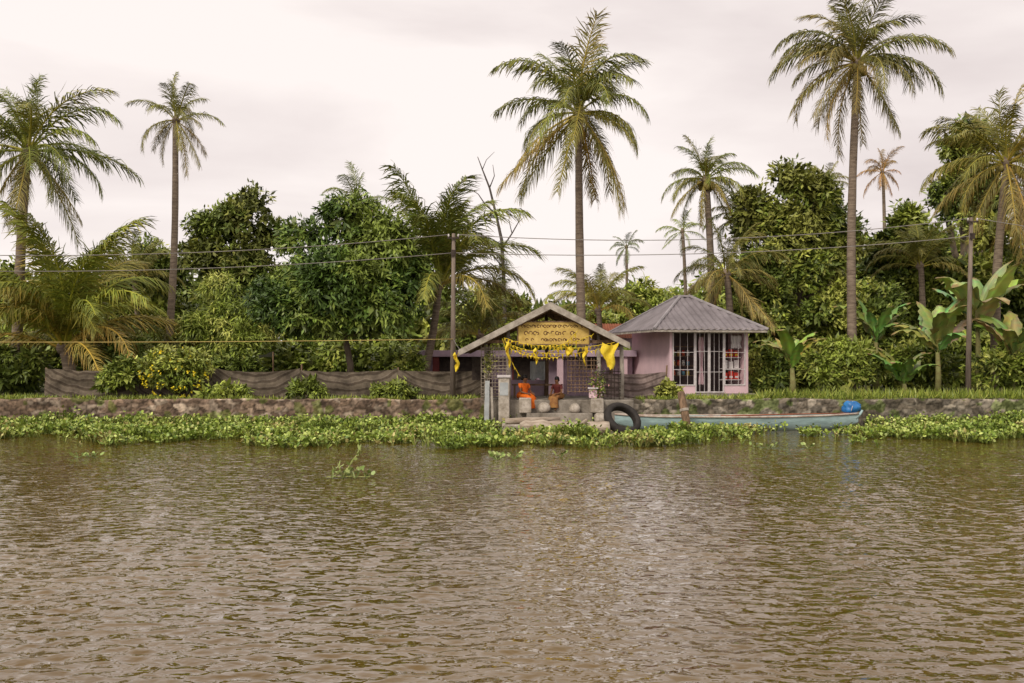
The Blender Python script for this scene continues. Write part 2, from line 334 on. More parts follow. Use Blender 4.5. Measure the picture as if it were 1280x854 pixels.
mass('distant_woodland','continuous wood of mixed trees filling the distance behind the houses',[(-250,330),(0,340),(120,345),(240,340),(400,345),(540,350),(640,385),(760,388),(830,360),(930,325),(1080,300),(1150,285),(1300,290)],54,62,64,8500,.5,.24,sc(G_mid+G_dark[1:3]+G_light[:1],1.15),rw=(2,3.6))
mass('undergrowth','dense bushes and saplings behind the fence and under the trees',[(-250,430),(100,410),(250,420),(500,420),(640,440),(800,440),(1000,420),(1280,415)],40.5,43,70,6500,.3,.13,G_mid+G_dark[2:]+G_light[:2],skip=[(505,800)],rw=(1,1.8),kind='undergrowth')
T=tree
T('broadleaf_tree',226,374,234,440,46,G_olive[:3]+G_dark[1:3],'tall olive green tree rising behind the round mango tree',ncl=1200,L=.3,Wd=.12)
T('broadleaf_tree',118,244,300,470,48,G_mid+G_light[:3],'loose mid green tree behind the slender tall palm',ncl=850,L=.32,Wd=.10)
T('broadleaf_tree',-70,100,334,490,45,G_dark+G_mid[1:3],'dark tree at far left behind the low palm',ncl=900,L=.32,Wd=.11)
T('bamboo_clump',230,347,343,488,39,G_light,'bright yellow green feathery bamboo clump left of the mango tree','plant',ncl=1300,per=13,L=.24,Wd=.045,droop=.9,nl=9)
T('mango_tree',320,538,244,498,35.6,G_mango,'large round dense dark green mango tree over the fence',ncl=2700,per=14,L=.27,Wd=.08,droop=.55,nl=20,tpx=432,jit=.16,spread=.7)
T('broadleaf_tree',558,672,360,470,45,G_mid+G_light[:1],'mid green tree behind the left utility pole and lilac house',ncl=650,L=.3,Wd=.12)
T('broadleaf_tree',636,768,380,470,50,G_light[:3]+G_mid,'low pale green tree behind the shelter roof',ncl=650,L=.32,Wd=.12)
T('broadleaf_tree',762,865,350,450,51,G_light,'yellow green tree just above the grey kiosk roof',ncl=650,L=.3,Wd=.11)
T('broadleaf_tree',914,1076,202,400,42,G_mid+G_dark[1:]+G_olive[1:3],'tall green tree with uneven crown beside the tallest palm',ncl=1500,L=.28,Wd=.105,nl=18)
T('broadleaf_tree',890,1015,325,485,41,G_mid+G_dark[2:],'green bushy tree right behind the kiosk',ncl=850)
T('broadleaf_tree',1160,1255,150,335,47,G_dark,'dark tree top rising behind the golden palm at right',ncl=750,L=.32,Wd=.12)
T('broadleaf_tree',1078,1190,256,470,45,G_dark+G_mid[:3],'dark tree between the tallest palm and the right utility pole',ncl=1000,L=.32,Wd=.12)
T('broadleaf_tree',1176,1340,272,480,44,G_dark+G_mid,'dark tree behind the right banana plants',ncl=1050,L=.32,Wd=.12)
T('broadleaf_tree',985,1135,352,490,41,G_dark[1:]+G_mid,'dense dark low tree behind the tallest palm trunk',ncl=1000)
T('shrub',1000,1105,425,499,36.5,G_mid+G_light[:2],'green shrub on the bank at the foot of the tallest palm','shrub',ncl=420,L=.22,Wd=.07,trunk=False)
T('shrub',1098,1195,425,499,38,G_mid+G_light[:1],'mid green shrub behind the short banana plant','shrub',ncl=420,L=.22,Wd=.08,trunk=False)
T('shrub',1222,1330,425,499,35.5,G_mid+G_light[:2],'green shrub at the right edge of the bank','shrub',ncl=420,L=.22,Wd=.07,trunk=False)
T('shrub',930,1000,430,499,37,G_dark+G_mid,'dark shrub beside the right wall of the kiosk','shrub',ncl=380,L=.22,Wd=.08,trunk=False)
T('shrub',-40,62,436,500,36.5,G_dark+G_mid[:2],'dark shrub at the left edge under the low palm','shrub',ncl=450,L=.24,Wd=.08,trunk=False)
T('shrub',100,190,422,492,38,G_mid+G_light[:1],'mid green shrub behind the left end of the fence','shrub',ncl=430,L=.22,Wd=.08,trunk=False)
T('shrub',124,178,446,499,33.0,G_light[:3]+G_mid[:2],'light green shrub growing over the left fence','shrub',ncl=180,L=.17,Wd=.06,trunk=False)
T('shrub',360,407,474,500,32.7,G_light[:2]+G_mid[:2],'small green shrub before the fence under the mango tree','shrub',ncl=100,L=.15,Wd=.05,trunk=False)
T('shrub',248,312,482,501,32.7,G_light[:3],'low leafy shrub beside the yellow flowering bush','shrub',ncl=110,L=.17,Wd=.06,trunk=False)
T('shrub',462,522,478,500,32.8,G_mid[:3]+G_light[:1],'low weedy shrub before the fence right of the mango trunk','shrub',ncl=100,L=.16,Wd=.06,trunk=False)
T('shrub',822,850,480,500,33,G_mid,'little shrub at the left corner of the kiosk','shrub',ncl=70,L=.15,Wd=.06,trunk=False)
T('shrub',262,330,440,480,36,G_mid+G_light[:2],'green shrub behind the fence below the bamboo clump','shrub',ncl=260,L=.2,Wd=.07,trunk=False)
T('shrub',496,532,440,492,35.5,G_mid+G_light[:1],'leafy shrub at the left end of the lilac house','shrub',ncl=200,L=.2,Wd=.07,trunk=False)
# flowering bush
fb=T('flowering_bush',174,264,434,499,33.0,G_light[:3]+G_mid[1:],'round green bush dotted with small yellow flowers at the fence','bush',ncl=480,per=12,L=.16,Wd=.06,trunk=False)
fx,fz=PX(219,33.0),PZ(467,33.0)
pts=[]
for i in range(80):
    u=Vector((random.gauss(0,1),-abs(random.gauss(0,1)),random.gauss(0,1))).normalized(); pts.append((fx+u.x*1.14,33.0+u.y*.88,fz+u.z*.84))
pts=np.array(pts); N=len(pts); K=4
c=np.repeat(pts,K,0); V,Fq,C=leaf_arrays(c,rng.normal(size=(N*K,3)),rng.normal(size=(N*K,3)),np.full(N*K,.075),np.full(N*K,.06),np.tile((.85,.68,.03),(N*K,1)))
tag(link('flowers',np_mesh('flowers',V-np.array((fx,33.0,GZ)),Fq,C),M['leaf'],fb),kind='stuff')
# ---------------------------------------------------------------- palms
def frond_mesh(e0,bend,nlf=66,w=.0150,ll=.255,hang=.8,seed=0):
    r=np.random.default_rng(seed); n=18; ds=1/n; p=np.zeros(3); pts=[p.copy()]; tan=[]
    tw=r.normal(0,.35); g1=r.uniform(.25,.85,2)
    for i in range(n):
        s=(i+.5)/n; e=e0-bend*s**1.4; t=np.array([math.cos(e),tw*s*.6,math.sin(e)]); t/=np.linalg.norm(t); tan.append(t); p=p+t*ds; pts.append(p.copy())
    tan.append(tan[-1]); pts=np.array(pts); tan=np.array(tan)
    V=[];Fq=[];C=[]
    for i in range(n+1):
        rr=.012*(1-.85*i/n)+.0015; b=np.array([0,1,0]); u=np.cross(tan[i],b)
        for a,bb in ((1,0),(0,1),(-1,0),(0,-1)): V.append(pts[i]+b*rr*a+u*rr*bb); C.append((1.8,1.45,.9))
    for i in range(n):
        for k in range(4): Fq.append((i*4+k,i*4+(k+1)%4,i*4+4+(k+1)%4,i*4+4+k))
    for side in (-1,1):
        sh=r.uniform(.45,1.35)
        for j in range(nlf):
            s=.14+.86*(j+r.random()*.9)/nlf; s=min(s,.995); q=s*n; i=int(q); f=q-i; p=pts[i]*(1-f)+pts[i+1]*f; t=tan[i]
            prof=min(1,.6+2.2*(s-.14))*(1-.5*max(0,(s-.55)/.45)**1.6); L=ll*prof*r.uniform(.68,1.2)
            if r.random()<.04 or np.any(np.abs(s-g1)<.012): continue
            b=np.array([0,side,0.]); up=np.cross(t,np.array([0,1,0])); up=up if up[2]>0 else -up
            hg=hang*sh*r.uniform(.45,1.5)
            d1=b*.75+t*(.6+.5*s)+up*.18+r.normal(0,.13,3)+np.array([0,0,-.2*hg]); d1/=np.linalg.norm(d1)
            d2=b*.45+t*(.5+.4*s)+r.normal(0,.14,3)+np.array([0,0,-hg*.9]); d2/=np.linalg.norm(d2)
            d3=d2+r.normal(0,.1,3)+np.array([0,0,-.6*hg]); d3/=np.linalg.norm(d3)
            m1=p+d1*L*.36; m2=m1+d2*L*.36; m3=m2+d3*L*.34; wv=t*w*r.uniform(.65,1.1)
            k=len(V); V+= [p-wv*.35,p+wv*.35,m1-wv*.5,m1+wv*.5,m2-wv*.38,m2+wv*.38,m3-wv*.05,m3+wv*.05]
            cc=r.uniform(.6,1.4); yb=r.random()*.25
            col=(cc*(1+yb),cc,cc*(1-yb)); C+=[col]*6+[(col[0]*1.3,col[1],col[2]*.9)]*2
            Fq+=[(k,k+1,k+3,k+2),(k+2,k+3,k+5,k+4),(k+4,k+5,k+7,k+6)]
    return np_mesh('frond',V,Fq,np.array(C))
CL=[(86,42),(72,72),(56,88),(40,90),(22,82),(2,74),(-25,55),(-52,32)]
FR=[[frond_mesh(R(a+random.uniform(-8,8)),R(b+random.uniform(-20,18)),seed=i*10+j,hang=.65+.09*i) for j in range(4)] for i,(a,b) in enumerate(CL)]
FRL=[[frond_mesh(R(a),R(b+random.uniform(-12,12)),seed=200+i*10+j,hang=.62,nlf=86,w=.0132,ll=.24) for j in range(3)] for i,(a,b) in enumerate([(86,40),(78,62),(68,82),(58,92),(44,95),(24,85)])]
husk=mat('coconut_husk',(.34,.27,.07),(.2,.17,.05),5,.6,.1)
def palm(px,py,bpx,Y,Rpx,label,n=25,col=(.15,.20,.04),old=(.34,.27,.085),oldf=.35,tr=.15,coco=True,kind='coconut_palm',lib=None,group=None,bow=.3,cat='palm tree'):
    base=Vector((PX(bpx,Y),Y,GZ)); top=P(px,py,Y); Rm=Rpx/F*Y
    t=empty(kind,base,label,cat,group); tv=top-base; H=tv.z
    pts=[];rad=[]; m=22
    for i in range(m+1):
        s=i/m; x=tv.x*s**1.15+bow*math.sin(PI*s)*(.4); y=.1*math.sin(s*4)
        pts.append((x,y,H*s-.1*(s==0))); rad.append(tr*(1.55 if i==0 else (1.12-.38*s))*(1+.03*random.uniform(-1,1)))
    pts[-1]=(tv.x,0,H)
    MB().tube(pts,rad,10).build('trunk',M['palm_bark'],t,True)
    lib_=lib or FR; nc=len(lib_)
    for i in range(n):
        q=(i+.5)/n; c=min(nc-1,int(q**.9*nc)) if not lib else int(q*nc)
        fo=bpy.data.objects.new('frond',random.choice(lib_[c]))
        if not fo.data.materials: fo.data.materials.append(M['frond'])
        COL.objects.link(fo); fo.parent=t; s=Rm*random.uniform(.86,1.24)*(1 if q>.12 else .85)
        fo.scale=(s,s,s); a=i*2.39996+random.uniform(-.5,.5)
        fo.rotation_euler=(random.uniform(-.25,.25),random.uniform(-.18,.18),a)
        fo.location=(tv.x+.07*math.cos(a),.07*math.sin(a),H-.02-.18*q*min(1,Rm/3))
        k=max(0,(q-(1-oldf))/oldf)*random.uniform(.2,1.1) if oldf else 0
        if random.random()<.12: k=min(1,k+.35)
        b=random.uniform(.75,1.25); k=min(1,k)
        fo.color=tuple(b*(col[j]*(1-k)+old[j]*k) for j in range(3))+(1,)
    cb=MB()
    cb.tube([(tv.x,0,H-.35*min(1,Rm/3)),(tv.x,0,H-.1),(tv.x,0,H+.12)],[tr*.85,tr*1.25,tr*.5],8)
    cb.build('crown_shaft',M['palm_bark'],t,True)
    if coco:
        cm=MB()
        for i in range(13):
            a=random.uniform(0,6.28); cm.ball((tv.x+math.cos(a)*.27,math.sin(a)*.27,H-.22-random.uniform(0,.34)),.105,.105,.135,8,6)
        cm.build('coconut_bunch',husk,t,True)
    return t
palm(36,185,20,38,112,'big coconut palm at the far left edge of the bank',n=34,oldf=.3,tr=.2,old=(.25,.22,.08),bow=-.3)
palm(220,148,206,41,62,'slender tall coconut palm with small crown left of centre',n=20,tr=.15,col=(.18,.205,.05),old=(.33,.27,.10),oldf=.5,coco=False,bow=.35)
palm(80,430,90,36.4,160,'low palm with long arching yellow green fronds over the left fence',n=36,lib=FRL,col=(.19,.24,.04),old=(.38,.29,.09),oldf=.35,tr=.24,coco=False,bow=0)
palm(446,255,446,47,54,'palm top peeking above the mango tree',n=16,coco=False)
palm(550,350,524,37,132,'leaning palm with broad fronds behind the left utility pole',n=32,lib=FRL,col=(.16,.21,.045),old=(.32,.28,.08),oldf=.35,tr=.16,coco=False)
palm(723,137,729,35.8,112,'tall coconut palm with golden lower fronds directly behind the shelter',n=40,oldf=.45,old=(.37,.28,.09),col=(.15,.185,.04),tr=.165,bow=-.1)
palm(783,308,779,62,24,'tiny distant areca palm above the kiosk roof',n=13,coco=False,kind='areca_palm',tr=.1,col=(.12,.18,.05),old=(.12,.18,.05))
palm(748,385,745,43,64,'low palm showing over the right slope of the shelter roof',n=20,lib=FRL,coco=False,col=(.22,.25,.055),old=(.34,.30,.08))
palm(600,415,600,41,80,'short palm behind the lilac house porch',n=18,lib=FRL,coco=False,col=(.16,.2,.045),old=(.25,.25,.06))
palm(882,222,890,42,56,'coconut palm with rounded crown left of the uneven green tree',n=30,oldf=.45,old=(.29,.23,.08),tr=.17)
palm(928,268,925,44,52,'smaller palm wedged between the rounded palm and the uneven green tree',n=22,oldf=.3,coco=False)
palm(908,340,912,39,74,'drooping brownish palm just above the right end of the kiosk roof',n=24,oldf=.7,old=(.30,.24,.10),col=(.16,.18,.05),tr=.16,coco=False)
palm(853,288,856,50,28,'small bright green palm behind the kiosk',n=13,coco=False,tr=.1,col=(.21,.29,.06),old=(.21,.29,.06))
palm(1071,74,1067,37,98,'tallest coconut palm at right reaching the top of the picture',n=38,oldf=.45,old=(.31,.25,.10),col=(.14,.16,.045),tr=.165,bow=-.25)
palm(1103,214,1106,60,33,'small distant palm with reddish dry fronds',n=17,oldf=.9,old=(.38,.22,.09),col=(.28,.22,.07),coco=False,tr=.12)
palm(1034,226,1034,49,36,'palm top just showing beside the tall uneven tree crown',n=15,coco=False,col=(.24,.26,.07))
palm(1258,200,1246,38,106,'coconut palm with heavy golden fronds at the right edge',n=38,oldf=.45,old=(.40,.31,.12),col=(.20,.22,.055),tr=.18,bow=-.3)
palm(1300,250,1305,42,80,'palm partly cut off by the right edge behind the golden palm',n=22,oldf=.5,coco=False)
palm(1150,330,1152,43,62,'low palm among the dark trees left of the right utility pole',n=20,lib=FRL,coco=False,col=(.17,.2,.05),old=(.26,.23,.07))
palm(168,345,170,46,60,'low palm just left of the slender tall palm trunk',n=18,lib=FRL,coco=False,col=(.2,.24,.06),old=(.29,.27,.08))
# ---------------------------------------------------------------- banana plants
bstem=mat('banana_stem',(.26,.27,.10),(.17,.13,.05),5)
def banana(px,Y,h,n,label,Lm=1.7,seed=1,col=(.12,.2,.03)):
    r=random.Random(seed); t=empty('banana_plant',(PX(px,Y),Y,GZ),label,'banana plant','banana plants on the right bank')
    MB().tube([(0,0,-.05),(.03,0,h*.5),(0,0,h)],[.13,.1,.07],8).build('stem',bstem,t,True)
    for i in range(n):
        a=i*2.4+r.uniform(-.3,.3); e0=R(r.uniform(52,86)); L=Lm*r.uniform(.7,1.15); bend=R(r.uniform(30,105)); p=Vector((0,0,h-.1)); m=16; V=[];C=[];Fq=[]
        o=Vector((math.cos(a),math.sin(a),0)); sd=Vector((-math.sin(a),math.cos(a),0)); c=[q*r.uniform(.7,1.4) for q in col]
        for k in range(m+1):
            s=k/m; e=e0-bend*s**1.5; d=o*math.cos(e)+Vector((0,0,math.sin(e))); up=-o*math.sin(e)+Vector((0,0,math.cos(e)))
            w=.012 if s<.13 else L*.135*math.sin(PI*min(1,(s-.1)/.9)**.75)**.6+.004
            tear=.3*r.uniform(-1,1)*w; wl=w*r.uniform(.7,1.1)
            for q,hh in ((-1,-.3+.35*r.uniform(-1,1)),(-.5,.02),(0,-.06),(.5,.02),(1,-.3+.35*r.uniform(-1,1))):
                V.append(p+sd*wl*q+up*w*(hh+.25)+d*(tear if abs(q)==1 else 0)); C.append([z*(1.5 if q==0 else 1)*r.uniform(.8,1.2) for z in c] if s<.93 else (.28,.2,.08))
            p=p+d*L/m
        for k in range(m):
            for q in range(4): Fq.append((k*5+q,k*5+q+1,k*5+q+6,k*5+q+5))
        link('leaf',np_mesh('leaf',[tuple(v) for v in V],Fq,np.array(C)),M['leaf'],t,True)
banana(990,34.2,1.05,10,'banana plant with bright upright leaves beside the kiosk',2.0,3,(.26,.36,.08))
banana(1222,36.4,2.5,14,'tallest banana plant near the right utility pole',2.9,5,(.29,.37,.13))
banana(1130,34.8,.5,11,'short banana plant between the tallest palm and right pole',1.8,8,(.17,.24,.055))
banana(1268,35.2,1.3,12,'banana plant at the far right edge of the bank',2.4,11,(.24,.32,.09))
banana(1172,36.0,1.6,12,'banana plant just left of the tallest banana',2.4,15,(.26,.34,.11))
banana(1095,38,2.0,10,'banana plant deep among the dark trees right of the tallest palm',2.2,21,(.20,.28,.07))
# ---------------------------------------------------------------- dead tree
def dead_tree():
    Y=44; t=empty('dead_tree',(PX(632,Y),Y,GZ),'bare leafless dead tree above the shelter roof','tree'); m=MB(); o=Vector((PX(632,Y),Y,GZ))
    def br(pp,r0,r1,dy=0):
        pts=[P(a,b,Y+dy)-o for a,b in pp]; n=len(pts); m.tube(pts,[r0+(r1-r0)*i/(n-1) for i in range(n)],6)
    br([(632,493),(631,400),(629,335),(627,300),(620,268),(612,235),(603,212),(597,196)],.12,.015)
    br([(628,310),(640,292),(648,278),(652,264)],.04,.012); br([(640,292),(636,275),(640,262)],.022,.01,.1)
    br([(620,268),(606,255),(598,243),(588,236)],.04,.01); br([(612,235),(618,220),(616,206)],.03,.01); br([(606,255),(600,262),(592,262)],.02,.008)
    br([(629,335),(615,318),(610,300)],.035,.012); br([(603,212),(608,200),(618,190)],.02,.008); br([(648,278),(655,272)],.015,.008)
    m.build('trunk',M['dead'],t,True)
dead_tree()
# ---------------------------------------------------------------- lilac house behind
def lilac_house():
    Y=38.2; x0,x1=PX(524,Y),PX(792,Y); zt=PZ(438,Y); t=empty('lilac_house',((x0+x1)/2,Y,GZ),'low lilac house with flat roof behind the fence and shelter','house'); ox,oy=(x0+x1)/2,Y
    b=MB(); b.box(x0-ox,x1-ox,.4,5,0,zt-GZ-.26); b.build('wall',M['lilac2'],t)
    MB().box(x0-ox-.2,x1-ox+.1,-.2,5.2,zt-GZ-.25,zt-GZ).build('roof',M['lilac2'],t,bevel=.02)
    for px in (545,603,700,780):
        x=PX(px,Y)-ox; MB().box(x-.12,x+.12,-.1,.14,0,zt-GZ-.26).build('column',M['lilac'] if px!=545 else M['maroon'],t)
    for px,w in ((560,.32),(582,.3),(655,.4),(735,.45)):
        x=PX(px,38.6)-ox; d=MB().box(x-w,x+w,.34,.397,0,1.5).build('doorway',M['dark'],t); MB().box(x-w-.06,x-w,.32,.4,0,1.55).box(x+w,x+w+.06,.32,.4,0,1.55).box(x-w,x+w,.32,.4,1.5,1.56).build('frame',M['maroon'],d)  # dark slabs stand for the shade inside open doorways
lilac_house()
def shed():
    Y=45; x0,x1=PX(735,Y),PX(800,Y); cx=(x0+x1)/2; t=empty('tiled_shed',(cx,Y,GZ),'small shed with red tiled roof between shelter and kiosk','shed'); w=(x1-x0)/2
    MB().box(-w+.2,w-.2,.2,2.6,0,2.4).build('wall',M['lilac2'],t)
    m=MB(); n=40
    for side,(ya,yb) in enumerate(((-.1,1.4),(2.9,1.4))):
        for i in range(n):
            a=-w+2*w*i/n; b_=-w+2*w*(i+1)/n; z=.03*(i%2)
            m.add([(a,ya,2.3+z),(b_,ya,2.3+z),(b_,yb,3.0+z),(a,yb,3.0+z)],[(0,1,2,3)])
    m.build('roof',M['tile'],t)
shed()
# ---------------------------------------------------------------- corrugated panel
def corr(m,p0,p1,top_dir,Sl,a,b,lam=.2,amp=.02,th=.015):
    p0=Vector(p0);p1=Vector(p1);u=(p1-p0);Wd=u.length;u.normalize();v=Vector(top_dir).normalized();n=u.cross(v).normalized()
    if n.z<0:n=-n
    N=int(Wd/lam*6); V=[];Fq=[]
    for i in range(N+1):
        x=Wd*i/N; vm=Sl*max(0,min(1,x/a if a>0 else 1,(Wd-x)/(Wd-b) if b<Wd else 1)); o=n*amp*math.sin(2*PI*x/lam)
        V+=[p0+u*x+o,p0+u*x+v*vm+o,p0+u*x+o-n*th,p0+u*x+v*vm+o-n*th]
    for i in range(N):
        k=i*4; Fq+=[(k,k+4,k+5,k+1),(k+2,k+3,k+7,k+6),(k,k+2,k+6,k+4),(k+1,k+5,k+7,k+3)]
    m.add(V,Fq)
# ---------------------------------------------------------------- kiosk
def kiosk():
    A=P(837,499,35); A.z=GZ; t=empty('kiosk',A,'small pink kiosk with grey hipped metal roof and barred front','kiosk',rz=math.atan2(.84,4.0))
    w,d,h0,h=2.97,4.1,.14,2.42; lw=.28
    MB().box(-.12,w+.12,-.35,d+.1,-.05,h0).build('plinth',M['concrete'],t,bevel=.02)
    m=MB(); m.box(0,.10,0,d,h0,h).box(w-.10,w,0,d,h0,h).box(.10,w-.10,d-.13,d,h0,h).box(.10,w-.10,.004,.13,h-.10,h).box(.10,.95,.004,.12,h0,h0+lw).box(w-.92,w-.10,.004,.12,h0,h0+lw)
    m.build('wall',M['lilac'],t)
    MB().box(.10,w-.10,.13,d-.13,h0+.002,h0+.03).build('floor',M['concrete'],t)
    MB().box(.10,w-.10,1.5,1.56,h0+.03,h).build('partition',M['inner'],t)
    ov=.52; z0=h-.03; zr=h+1.26; x0,x1,y0,y1=-ov-.25,w+ov,-ov,d+ov; cx=(x0+x1)/2; ry0,ry1=1.95,2.4; rw=.2
    r=MB()
    corr(r,(x0,y0,z0),(x1,y0,z0),(0,ry0-y0,zr-z0),math.hypot(ry0-y0,zr-z0),cx-rw-x0,cx+rw-x0,.24,.022)
    corr(r,(x1,y1,z0),(x0,y1,z0),(0,ry1-y1,zr-z0),math.hypot(y1-ry1,zr-z0),cx-rw-x0,cx+rw-x0,.24,.022)
    sl=math.hypot(cx-rw-x0,zr-z0)
    corr(r,(x0,y1,z0),(x0,y0,z0),(cx-rw-x0,0,zr-z0),sl,y1-ry1,y1-ry0,.24,.022)
    corr(r,(x1,y0,z0),(x1,y1,z0),(cx+rw-x1,0,zr-z0),sl,ry0-y0,ry1-y0,.24,.022)
    ro=r.build('roof',M['tin'],t)
    c=MB()
    for a,b in (((x0,y0,z0),(cx-rw,ry0,zr)),((x1,y0,z0),(cx+rw,ry0,zr)),((x0,y1,z0),(cx-rw,ry1,zr)),((x1,y1,z0),(cx+rw,ry1,zr))):
        c.tube([Vector(a)+Vector((0,0,.02)),Vector(b)+Vector((0,0,.02))],.055,6)
    c.box(cx-rw-.07,cx+rw+.07,ry0-.07,ry1+.07,zr+.0,zr+.07)
    c.build('ridge_cap',M['tin_edge'],ro,False)
    f=MB(); z=z0-.05
    f.box(x0+.02,x1-.02,y0+.02,y0+.05,z-.04,z+.04).box(x0+.02,x0+.05,y0+.05,y1-.05,z-.04,z+.04).box(x1-.05,x1-.02,y0+.05,y1-.05,z-.04,z+.04)
    f.build('fascia',M['board'],ro)
    MB().box(x0+.1,x1-.1,y0+.1,y1-.1,h+.005,h+.02).build('ceiling',M['board'],t)
    def grille(x0,x1,z0,z1,nv,hz,name='window_grille'):
        g=MB(); fw=.04
        g.box(x0,x0+fw,-.02,.03,z0,z1).box(x1-fw,x1,-.02,.03,z0,z1).box(x0+fw,x1-fw,-.02,.03,z1-fw,z1).box(x0+fw,x1-fw,-.02,.03,z0,z0+fw)
        for i in range(1,nv): x=x0+(x1-x0)*i/nv; g.box(x-.006,x+.006,-.008,.01,z0+fw,z1-fw)
        for q in hz: zz=z0+(z1-z0)*q; g.box(x0+fw,x1-fw,-.012,.014,zz-.009,zz+.009)
        return g.build(name,M['white'],t)
    zt=h-.10
    grille(.11,.95,h0+lw,zt,3,(.3,.62)); grille(w-.92,w-.11,h0+lw,zt,3,(.3,.62))
    grille(.955,1.48,h0+.03,zt,3,(.34,.68),'door_grille'); grille(1.485,w-.925,h0+.03,zt,3,(.34,.68),'door_grille')
    for z in (.75,1.1,1.45,1.8):
        MB().box(.2,1.2,.7,1.08,z,z+.025).build('shelf',M['wood'],t)
    for z in (.6,1.0,1.4):
        MB().box(w-.85,w-.12,.3,.6,z,z+.03).build('shelf',M['white'],t)
    Mx=Matrix.Translation(A)@Matrix.Rotation(math.atan2(.84,4.0),4,'Z')
    cols=[(.6,.38,.12),(.65,.14,.07),(.62,.6,.55),(.15,.32,.42),(.7,.55,.15),(.25,.36,.13)]
    names=['amber','dull red','whitish','blue','yellow','green']
    jm=[mat('jar_glaze_%d'%q,c_,None,5,.4,0) for q,c_ in enumerate(cols)]
    k=0
    for zi,z in enumerate((.775,1.125,1.475)):
        for xi in range(5):
            x=.3+xi*.18
            o=empty('storage_jar',Mx@Vector((x,.85,z)),'%s lidded jar, %s along the %s shelf inside the kiosk'%(names[k%6],['first','second','third','fourth','last'][xi],['lowest','middle','top'][zi]),'jar','jars on the kiosk shelves')
            MB().tube([(0,0,0),(0,0,.13),(0,0,.16)],[.06,.06,.04],10).build('body',jm[k%6],o,True)
            MB().tube([(0,0,.161),(0,0,.2)],.045,10).build('lid',M['red'] if k%2 else M['white'],o); k+=1
    for zi,(z,m_,cn) in enumerate(((.63,'red','red'),(1.03,'white','white'),(1.43,'red','dark red'))):
        for xi in range(3):
            o=empty('goods_packet',Mx@Vector((w-.72+.22*xi,.38,z)),'%s packet, %s on the %s white shelf at the right end of the kiosk'%(cn,['left','middle','right'][xi],['lower','middle','upper'][zi]),'packet','packets on the white shelves of the kiosk')
            MB().box(-.085,.085,-.05,.05,0,.24+.05*((xi+zi)%2)).build('box',M[m_],o,bevel=.012); MB().box(-.06,.06,-.054,-.051,.05,.12).build('sticker',M['yellow' if zi==2 else 'white'],o)
    def sheet(name,loc,label,cat,w_,h_,m,fold=1.8):
        o=empty(name,loc,label,cat); V=[];Fq=[]
        for i in range(13):
            for j in range(9): V.append(((i/12-.5)*(w_+.05*math.sin(j)),.04*math.sin(i*fold),-j*h_/8+.02*math.sin(i*2)))
        for i in range(12):
            for j in range(8): Fq.append((i*9+j,i*9+j+1,(i+1)*9+j+1,(i+1)*9+j))
        link('fabric',np_mesh('f',V,Fq),m,o,True); MB().tube([(-w_/2-.03,0,.03),(w_/2+.03,0,.03)],.012,6).build('rod',M['wood'],o)
    sheet('hanging_garment',Mx@Vector((w-.36,.2,2.2)),'white cloth hanging at the right end inside the kiosk','cloth',.34,.45,M['white'])
    sheet('curtain',Mx@Vector((1.35,.4,2.15)),'narrow pinkish curtain hanging behind the kiosk door','curtain',.16,1.7,M['lilac'],1.1)
kiosk()
# ---------------------------------------------------------------- landing and shelter
def landing():
    t=empty('landing_platform',(1.4,32.5,0),'rough concrete landing platform with a low slab under the shelter','platform')
    def rough(name,x0,x1,y0,y1,z0,z1,m):
        MB().box(x0-1.4,x1-1.4,y0-32.5,y1-32.5,z0,z1).build(name,m,t,bevel=.03)
    rough('base',-.88,3.82,31.2,35.2,-.2,.9,M['concrete'])
    rough('step',.45,2.5,30.8,31.21,-.2,.5,M['concrete'])
    rough('slab',-.3,2.9,29.9,30.81,-.2,.2,M['palecon'])
    rough('parapet',.22,.60,30.85,31.45,.5,.97,M['palecon'])
    rough('parapet',2.45,2.85,30.9,31.45,.5,.95,M['palecon'])
landing()
AX,AZ=PX(688,30.8),PZ(382,30.8); LX,LZ=PX(574,30.8),PZ(440,30.8); RX,RZ=PX(786,30.8),PZ(431,30.8); Yf,Yb=30.8,35.0
